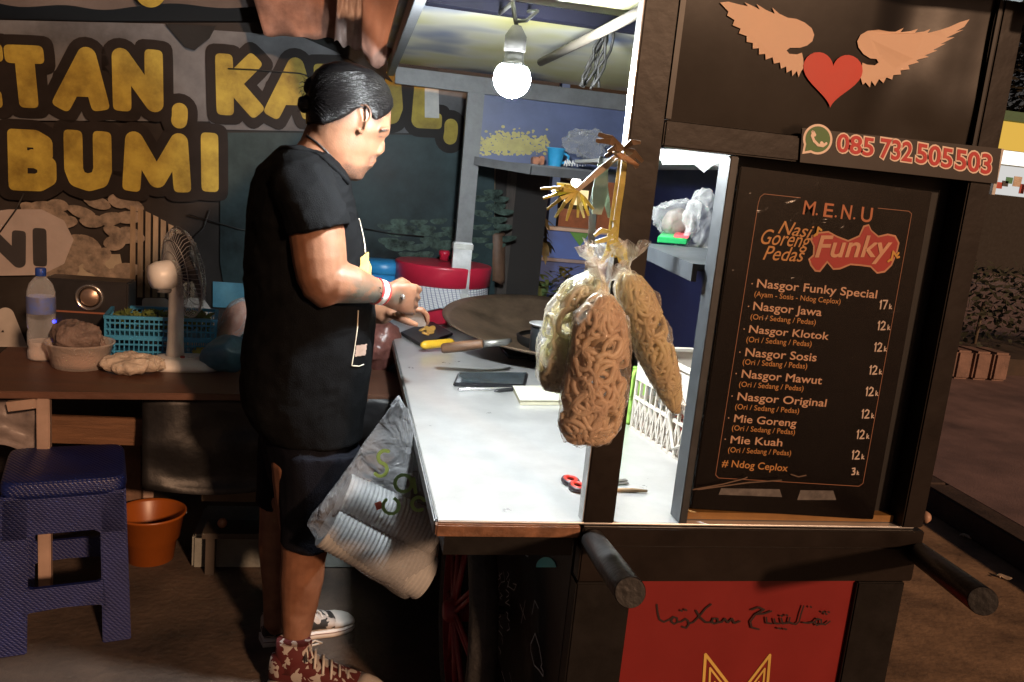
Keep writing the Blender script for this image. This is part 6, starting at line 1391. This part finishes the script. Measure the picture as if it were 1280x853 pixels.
def shoe(heel, toe, up_m, label):
    d = (toe-heel); L = d.length; d.normalize(); s_ = Vector((-d.y, d.x, 0)); z = Vector((0,0,1)); k_ = L/.29
    root = bpy.data.objects.new('sneaker', None); col.objects.link(root); root.parent = man; root.location = heel-wloc(man); root.empty_display_size = .03; root['label'] = label
    W = [(0,.026),(.03,.033),(.10,.036),(.16,.038),(.21,.046),(.25,.044),(.275,.034),(.289,.016)]
    def ring(x, w_, z0, z1, e=.8, n=20):
        out = []
        for i in range(n):
            t = 2*math.pi*i/n; ca, sa = math.cos(t), math.sin(t)
            out.append(heel+d*(x*k_)+s_*(w_*k_*math.copysign(abs(ca)**e, ca))+z*(((z0+z1)/2+(z1-z0)/2*math.copysign(abs(sa)**e, sa))*k_))
        return out
    mb = MB(); mb.loft([ring(x, w_*1.07, .001, .030, .45) for x, w_ in W]); me = mb.mesh('sole'); put('rubber_sole', me, mat('sole_white', (.60,.55,.50), .55, var=.15), root)
    mb = MB(); mb.loft([ring(x, w_*1.09, .019, .023, .5) for x, w_ in W]); put('sole_stripe', mb.mesh('s'), mat('stripe_dark', (.10,.03,.03), .6), root)
    H_ = [(.004,.030,.10),(.03,.034,.105),(.08,.036,.105),(.115,.037,.095),(.15,.038,.080),(.19,.042,.066),(.225,.043,.054)]
    mb = MB(); mb.loft([ring(x, w_, .024, h_, .8) for x, w_, h_ in H_]); mb.loft([[heel+d*((.055+r_*math.cos(t))*k_)+s_*(r_*.72*math.sin(t)*k_)+z*(h_*k_) for t in (2*math.pi*i/20 for i in range(20))] for h_, r_ in ((.06,.050),(.10,.046),(.135,.044))]); put('canvas_upper', mb.mesh('u'), up_m, root)
    mb = MB(); mb.loft([ring(x, w_, .022, h_, .8) for x, w_, h_ in ((.215,.045,.056),(.24,.046,.052),(.262,.041,.046),(.280,.030,.040),(.290,.014,.032))]); put('toe_cap', mb.mesh('t'), mat('sole_white', (.60,.55,.50), .55), root)
    for i in range(6):
        x = .085+i*.021; hh = .118-i*.0115
        mb = MB(); mb.tube([heel+d*((x-.008)*k_)+s_*(.030*k_)+z*((hh-.014)*k_), heel+d*(x*k_)+s_*(.012*k_)+z*((hh+.003)*k_), heel+d*((x+.008)*k_)-s_*(.012*k_)+z*((hh+.003)*k_), heel+d*((x+.014)*k_)-s_*(.033*k_)+z*((hh-.020)*k_)], .0034*k_, 6); put('lace', mb.mesh('l'), mat('lace_white', (.55,.52,.48), .7), root)
    mb = MB(); c0 = heel+d*(.085*k_)-s_*(.004)+z*(.122*k_)
    for sg in (-1,1): mb.tube([c0, c0+d*.02+s_*sg*.02+z*.012, c0+d*.035+s_*sg*.038-z*.004, c0+d*.02+s_*sg*.045-z*.014, c0], .0028, 6)
    put('lace', mb.mesh('bow'), mat('lace_white', (.55,.52,.48), .7), root)
shoe(onZ(338, 858, 0), onZ(480, 878, 0), CAMR, 'red and white splattered canvas sneaker nearer to us')
shoe(onZ(326, 806, 0), onZ(441, 783, 0), CAMO, 'black and white splattered canvas sneaker of the far foot')

# ================================================================== BEHIND THE CART: painted low wall, posts, plants, a lit terrace
FWY = 5.1
def fw(x, y, Y=FWY): return onY(x, y, Y)
zt_w = fw(690, 288).z; zm = fw(690, 325).z
lw_ = thing('painted_wall', 'low blue wall with green triangles behind the food cart', 'wall', (1.6, FWY, 0))
BW1 = mat('wall_blue', (.025,.10,.42), .6, var=.2, scale=4); BW2 = mat('wall_blue_low', (.030,.075,.27), .65, var=.25, scale=4); GRW = mat('wall_green', (.045,.20,.05), .65, var=.25, scale=6)
mb = MB(); mb.box((.6, FWY, 0), (3.6, FWY+.14, zm-.01)); mb.build('wall_base', BW2, lw_)
mb = MB(); mb.box((.6, FWY-.015, zm-.009), (3.6, FWY+.14, zm+.012)); mb.build('wall_ledge', mat('ledge_grey', (.16,.18,.24), .6), lw_, bev=.003)
mb = MB(); mb.box((.6, FWY+.01, zm+.0125), (3.6, FWY+.13, zt_w)); mb.build('wall_upper', BW1, lw_)
mb = MB(); mb.box((.58, FWY-.005, zt_w+.001), (3.62, FWY+.145, zt_w+.022)); mb.build('wall_coping', mat('coping_pale', (.34,.34,.33), .6), lw_, bev=.003)
for tri, y0 in (([(712,290),(738,290),(725,308)], FWY+.008), ([(628,330),(676,330),(640,352),(628,356)], FWY-.003), ([(690,365),(740,340),(740,370)], FWY-.003)):
    mb = MB(); mb.prism([onY(x, y, y0) for x, y in tri], (0,.0015,0)); mb.build('green_triangle', GRW, lw_)
# dark timber posts
a = onY(622, 388, 3.95); b = onY(623, 206, 3.95); k = 3.95/1028
mb = MB(); mb.box((a.x-3*k, 3.95, CZ+.0), (a.x+9*k, 3.99, 1.86)); tag(mb.build('timber_post', mat('post_dark', (.055,.042,.034), .7, var=.4, stretch=(8,8,1)), bev=.004), 'tall dark timber post behind the wok', 'post')
mb = MB(); mb.tube([onY(613,385,3.93), onY(617,206,3.93)], .011, 10); tag(mb.build('bamboo_pole', mat('pole_tan', (.22,.165,.10), .6, var=.4)), 'thin tan bamboo pole lashed to the timber post', 'pole')
mb = MB(); mb.tube([onY(619,352,3.89), onY(620,350,3.89), onY(620,293,3.89), onY(620,291,3.89)], [.040,.044,.044,.040], 20); tag(mb.build('wooden_roller', mat('roller_brown', (.13,.070,.042), .55, var=.4, scale=10)), 'short brown wooden cylinder hung on the timber post', 'roller')
# terrace beyond
mb = MB(); mb.box((.2, 8.6, 0), (4.2, 8.75, 4.2)); tag(mb.build('terrace_wall', mat('terrace_dark', (.020,.016,.013), .8, var=.4)), 'dark house wall far behind the blue fence', 'wall')
a = onY(684, 290, 5.6); b = onY(703, 200, 5.6); mb = MB(); mb.box((a.x, 5.6, 0), (b.x, 5.68, 2.6)); tag(mb.build('blue_column', mat('column_blue', (.03,.13,.42), .55, var=.2)), 'bright blue square column rising behind the painted wall', 'column')
q = onY(720, 228, 7.6); lp = thing('wall_lamp', 'small round white lamp glowing over a lit doorway in the distance', 'lamp', tuple(q))
mb = MB(); mb.lathe([(.045*math.sin(t)+.001, -.045*math.cos(t)) for t in (math.pi*i/14 for i in range(15))], q, 20); mb.build('globe', glow('lamp_far', (1,.97,.9), 14), lp)
mb = MB(); mb.tube([q+Vector((0,.04,0)), q+Vector((0,1.0,.02))], .012, 8); mb.build('bracket', BLACKP, lp)
a = onY(718, 237, 8.55); b = onY(734, 258, 8.55); mb = MB(); mb.box((a.x, 8.55, b.z), (b.x, 8.58, a.z)); tag(mb.build('lit_window', glow('window_warm', (1,.83,.45), 1.1)), 'small warm lit window pane below the far lamp', 'window')
a = onY(712, 262, 7.9); b = onY(740, 290, 7.9); mb = MB(); mb.box((a.x-.1, 7.9, 0), (b.x+.5, 8.1, a.z)); mb.box((a.x+.28, 7.88, 0), (a.x+.42, 7.899, 2.3)); tag(mb.build('brown_cabinet', mat('cabinet_rust', (.16,.065,.035), .6, var=.4)), 'rust brown cabinet standing below the far lit window', 'cabinet')
for x, y, c3, nm, lb in ((643,229,(1,.05,.02),'red_indicator','tiny red indicator light in the dark beyond the fence'),(644,217,(.9,.95,1),'white_indicator','tiny white indicator light just above the red one')):
    q = onY(x, y, 8.5); mb = MB(); mb.lathe([(.012*math.sin(t)+.0005, -.012*math.cos(t)) for t in (math.pi*i/8 for i in range(9))], q, 10); tag(mb.build(nm, glow('glow_'+nm, c3, 3)), lb, 'light')
# pot plants
def leafblade(mb_, base, tip, wd, droop=.3, n=7):
    base, tip = Vector(base), Vector(tip); d = tip-base; L = d.length; A = []
    s_ = d.cross(Vector((0,0,1))); s_ = (s_ if s_.length > 1e-4 else Vector((1,0,0))).normalized()
    pts = []
    for i in range(n):
        t = i/(n-1); p = base+d*t+Vector((0,0,L*droop*(4*t*(1-t))*.5)); w_ = wd*math.sin(math.pi*min(1, t*.86+.14))**.8*(1 if t < .98 else .1)
        pts.append((p-s_*w_/2, p+Vector((0,0,-w_*.12)), p+s_*w_/2))
    vs = [q for tr in pts for q in tr]; fs = []
    for i in range(n-1): fs += [(i*3,i*3+1,i*3+4,i*3+3),(i*3+1,i*3+2,i*3+5,i*3+4)]
    mb_.add(vs, fs, True)
LEAFD = mat('leaf_olive', (.075,.070,.035), .5, var=.5, scale=16); LEAFG = mat('leaf_green', (.055,.095,.035), .5, var=.5, scale=16)
PY_ = 4.45; c = onY(662, 376, PY_); k = PY_/1028; zr = onY(662, 352, PY_).z
pl = thing('potted_plant', 'tall drooping dark-leaved plant in a green pot before the blue wall', 'plant', (c.x, PY_, 0))
mb = MB(); mb.lathe([(17*k,zr-.42),(21*k,zr-.06),(22.5*k,zr-.05),(22.5*k,zr),(20*k,zr),(19*k,zr-.03),(.005,zr-.03)], (c.x,PY_,0), 28); mb.build('pot', mat('pot_green', (.045,.12,.06), .5, var=.3), pl)
mb = MB(); mb.box((c.x-.16, PY_-.16, 0.001), (c.x+.16, PY_+.16, zr-.421)); mb.build('pot_stand', mat('stand_dark', (.04,.035,.03), .7), pl)
top = onY(672, 262, PY_)
mb = MB(); mb.tube([Vector((c.x,PY_,zr-.03)), onY(667,320,PY_), onY(670,290,PY_), top], [.016,.012,.010,.007], 10); mb.build('stem', mat('stem_brown', (.10,.075,.05), .7), pl)
rr = random.Random(31); mb = MB()
for (x, y, n, L, wd) in ((670,272,11,34,.055),(670,292,12,30,.05),(676,300,9,36,.045),(666,312,8,24,.04)):
    q = onY(x, y, PY_)
    for i in range(n):
        a = rr.uniform(0, 6.28); e = Vector((math.cos(a), math.sin(a), rr.uniform(-1.3,-.3))).normalized()*L*k*rr.uniform(.7,1.25); leafblade(mb, q+e*.08, q+e, wd*rr.uniform(.7,1.1), .35)
mb.build('drooping_leaves', LEAFD, pl, fix=False)
mb = MB()
for tx, ty in ((648,238),(640,256),(656,240)): leafblade(mb, top, onY(tx, ty, PY_-.05), .02, .5, 9)
mb.build('long_leaves', LEAFG, pl, fix=False)
mb = MB()
for i in range(70):
    q = onY(rr.uniform(640,692), rr.uniform(346,378), PY_-rr.uniform(.02,.2)); a = rr.uniform(0,6.28); e = Vector((math.cos(a), math.sin(a)*.6, rr.uniform(-.8,.5))).normalized()*rr.uniform(.04,.09); leafblade(mb, q, q+e, rr.uniform(.02,.04), .2, 5)
mb.build('low_leaves', LEAFG, pl, fix=False)
pl2 = thing('leafy_shrub', 'low yellowish green shrub in a dark pot right of the green pot', 'plant', (onY(715,372,PY_+.25).x, PY_+.25, 0)); mb = MB()
for i in range(130):
    q = onY(rr.gauss(712,12), rr.uniform(335,385), PY_+.25+rr.uniform(-.12,.12)); a = rr.uniform(0,6.28); e = Vector((math.cos(a), math.sin(a)*.6, rr.uniform(-1,.5))).normalized()*rr.uniform(.05,.10); leafblade(mb, q, q+e, rr.uniform(.02,.04), .25, 5)
mb.build('foliage', mat('leaf_yellow', (.10,.105,.035), .5, var=.5, scale=16), pl2, fix=False)
q = onY(715,372,PY_+.25); mb = MB(); mb.lathe([(.09,.001),(.12,q.z-.05),(.13,q.z-.04),(.13,q.z)], (q.x, PY_+.25, 0), 20); mb.build('pot', BLACKP, pl2)
q = onY(632, 368, 4.3); mb = MB(); mb.box((q.x-.05, 4.3, 0), (q.x+.03, 4.36, q.z+.06)); tag(mb.build('white_carton', mat('carton_pale', (.40,.40,.44), .6, var=.3)), 'pale carton standing left of the green plant pot', 'carton')

# ================================================================== FAR SIDE OF THE ROAD, right edge of the photo
mb = MB(); a = onZ(1150, 490, FZ); b = onZ(1330, 520, FZ)
q0_ = onZ(1192, 474, FZ); q1_ = onZ(1262, 478, FZ); dd = (q1_-q0_).normalized()
for i in range(3):
    o_ = q0_+dd*(i*(q1_-q0_).length/3); w_ = (q1_-q0_).length/3-.03; hgt = onY(1225, 440, q0_.y).z-FZ
    mb = MB(); nrm_ = Vector((-dd.y, dd.x, 0)); mb.prism([o_, o_+dd*w_, o_+dd*w_+nrm_*.3, o_+nrm_*.3], (0,0,hgt))
    tag(mb.build('kerb_block', mat('block_stone', (.20,.125,.10), .8, var=.4, scale=6, bump=.4), bev=.02), 'weathered pale stone block in the row edging the planter across the road', 'kerb block', 'row of pale stone planter blocks')
mb = MB(); nrm_ = Vector((-dd.y, dd.x, 0)); p_ = q0_-dd*6+nrm_*.32
mb.prism([p_, p_+dd*22, p_+dd*22+nrm_*1.6, p_+nrm_*1.6], (0,0,.16)); kind(mb.build('planter_soil', mat('soil', (.05,.035,.025), .9, var=.4)), 'structure')
def leafcloud(name, n, fn, sz, m, seed, parent=None):
    r_ = random.Random(seed); mb = MB()
    for i in range(n):
        p = fn(r_); a = Vector((r_.uniform(-1,1), r_.uniform(-1,1), r_.uniform(-1,1))).normalized()*sz*r_.uniform(.6,1.3); b_ = a.orthogonal().normalized()*sz*r_.uniform(.3,.6)
        mb.add([p-a, p+b_, p+a, p-b_], [(0,1,2,3)])
    return mb.build(name, m, parent, fix=False)
hg = thing('clipped_hedge', 'dark clipped hedge along the planter across the road', 'hedge', tuple(p_+dd*9))
hh = onY(1260, 366, (q0_+nrm_*1.0).y).z+.0
leafcloud('foliage', 9000, lambda r: p_+dd*r.uniform(3,16)+nrm_*r.uniform(.25,1.35)+Vector((0,0,.02+ (hh+.1)*r.random()**.7+r.uniform(-.03,.05))), .045, mat('hedge_leaf', (.030,.034,.018), .6, var=.5), 4, hg)
for i in range(14):
    q = p_+dd*(3.5+i*.9)+nrm_*.8; mb = MB(); mb.tube([q, q+Vector((.04,.02,hh*.7))], .02, 6); mb.build('stem', mat('stem_brown', (.10,.075,.05), .7), hg)
# pale road line far away and the lit shop
a = onZ(1225, 333, FZ+.004); b = onZ(1330, 333, FZ+.004); mb = MB(); mb.poly([a+Vector((-4,0,0)), b+Vector((6,0,0)), b+Vector((6,.5,0)), a+Vector((-4,.5,0))]); kind(mb.build('road_line', mat('line_paint', (.42,.34,.28), .7, var=.2), fix=False), 'structure')
SYY = 24.0
shop = thing('lit_shop', 'brightly lit shop front with green and yellow fascia far across the road', 'shop', (onY(1290,290,SYY).x, SYY, FZ))
def sh(x, y, Y=SYY): return onY(x, y, Y)
x0 = sh(1225,200).x; x1 = sh(1420,200).x; z = lambda y: sh(1262, y).z
mb = MB(); mb.box((x0, SYY+2.5, FZ), (x1, SYY+2.7, z(140))); mb.build('back_wall', mat('shop_wall', (.55,.52,.46), .7), shop)
mb = MB(); mb.box((x0, SYY-.2, z(152)), (x1, SYY+2.4, z(140))); mb.build('green_fascia', mat('fascia_green', (.03,.12,.05), .5), shop)
mb = MB(); mb.box((x0, SYY-.1, z(188)), (x1, SYY+.05, z(153))); mb.build('yellow_fascia', glow('fascia_yellow', (1,.60,.10), .75), shop)
mb = MB(); mb.box((x0, SYY+.0, z(206)), (x1, SYY+.1, z(189))); mb.build('light_strip', glow('strip_white', (1,.95,.85), 1.6), shop)
mb = MB(); mb.box((x0, SYY+.3, z(244)), (x1, SYY+.4, z(207))); mb.build('shop_window', glow('window_white', (.95,.93,.90), .7), shop)
rr = random.Random(17)
for i in range(9):
    xx = 1244+i*8+rr.uniform(-2,2); yy = rr.uniform(216,230); w_, h_ = rr.uniform(3,8), rr.uniform(7,14)
    a = sh(xx, yy, SYY+.28); b = sh(xx+w_, yy+h_, SYY+.28); mb = MB(); mb.box((a.x, SYY+.27, b.z), (b.x, SYY+.29, a.z)); mb.build('poster', mat('poster_'+str(i%4), ((.45,.06,.04),(.05,.05,.06),(.06,.25,.12),(.5,.4,.3))[i%4], .5), shop)
mb = MB(); mb.box((x0, SYY+.1, FZ), (x1, SYY+.25, z(245))); mb.build('plinth', mat('plinth_dark', (.018,.015,.012), .8), shop)
for xx in (1246, 1300): a = sh(xx, 200); mb = MB(); mb.box((a.x-.06, SYY-.15, z(246)), (a.x+.06, SYY+.0, z(188))); mb.build('pillar', mat('pillar_white', (.6,.58,.55), .6), shop)
# dark tree over the shop
tr = thing('roadside_tree', 'dark leafy tree standing above the far lit shop', 'tree', (onY(1330,300,17).x, 17, FZ))
tx = onY(1330,300,17).x
mb = MB(); mb.tube([(tx,17,FZ),(tx-.1,17,1.6),(tx-.25,17,4.2)], [.22,.17,.12], 12); mb.build('trunk', mat('bark', (.06,.045,.035), .85, var=.4, bump=.4), tr)
mb = MB()
for a in range(6): mb.tube([(tx-.25,17,4.0+a*.1),(tx-.25+1.2*math.cos(a*1.1),17+1.0*math.sin(a*1.1),5.0+.2*a),(tx-.3+2.0*math.cos(a*1.1),17+1.6*math.sin(a*1.1),6.2+.25*a)], [.09,.05,.02], 8)
mb.build('limbs', mat('bark', (.06,.045,.035), .85), tr)
cl = [(Vector((tx-.3+random.Random(i).uniform(-2.4,2.4), 17+random.Random(i+50).uniform(-1.8,1.8), random.Random(i+90).uniform(5.3,8.2))), random.Random(i+7).uniform(.5,.95)) for i in range(26)]
def crown(r):
    c_, R_ = r.choice(cl); v_ = Vector((r.gauss(0,1), r.gauss(0,1), r.gauss(0,1))).normalized()*R_*r.random()**.4; v_.z *= .7; return c_+v_
leafcloud('crown', 9000, crown, .10, mat('tree_leaf', (.022,.019,.010), .6, var=.5), 5, tr)

# a dark row of street trees further back closes the view behind the shop
for n_i, (px_, yy_) in enumerate(((1215,34),(1330,33),(1430,36))):
    t_ = thing('roadside_tree', ('tall dark tree behind the cart\'s right post and the shop roof','broad dark tree rising directly behind the lit shop roof','dark tree behind the shop at the far right')[n_i], 'tree', (onY(px_,300,yy_).x, yy_, FZ), 'dark trees behind the lit shop')
    tx_ = onY(px_,300,yy_).x
    mb = MB(); mb.tube([(tx_,yy_,FZ),(tx_+.1,yy_,2.5),(tx_,yy_,6)], [.3,.24,.15], 10); mb.build('trunk', mat('bark', (.06,.045,.035), .85), t_)
    rr_ = random.Random(60+n_i); cl2 = [(Vector((tx_+rr_.uniform(-3.4,3.4), yy_+rr_.uniform(-2,2), rr_.uniform(3.5,12))), rr_.uniform(.9,1.6)) for i in range(38)]
    def crown2(r):
        c_, R_ = r.choice(cl2); v_ = Vector((r.gauss(0,1), r.gauss(0,1), r.gauss(0,1))).normalized()*R_*r.random()**.4; v_.z *= .7; return c_+v_
    leafcloud('crown', 9000, crown2, .22, mat('tree_leaf', (.022,.019,.010), .6, var=.5), 70+n_i, t_)

for (px_, py_, lb) in ((1207,672,'small pale scrap of litter lying close to the kerb'),(1253,723,'tiny pale paper scrap on the road beside the right push handle')):
    q = onZ(px_, py_, .004); mb = MB(); mb.grid(lambda u, v: q+Vector(((u-.5)*.05, (v-.5)*.03+.01*math.sin(u*5), .006*math.sin(u*7+v*4)+.008)), 8, 5)
    tag(put('litter_scrap', evaluated(mb.mesh('l'), [('SOLIDIFY', dict(thickness=.001))]), mat('paper_pale', (.50,.40,.30), .7)), lb, 'litter')
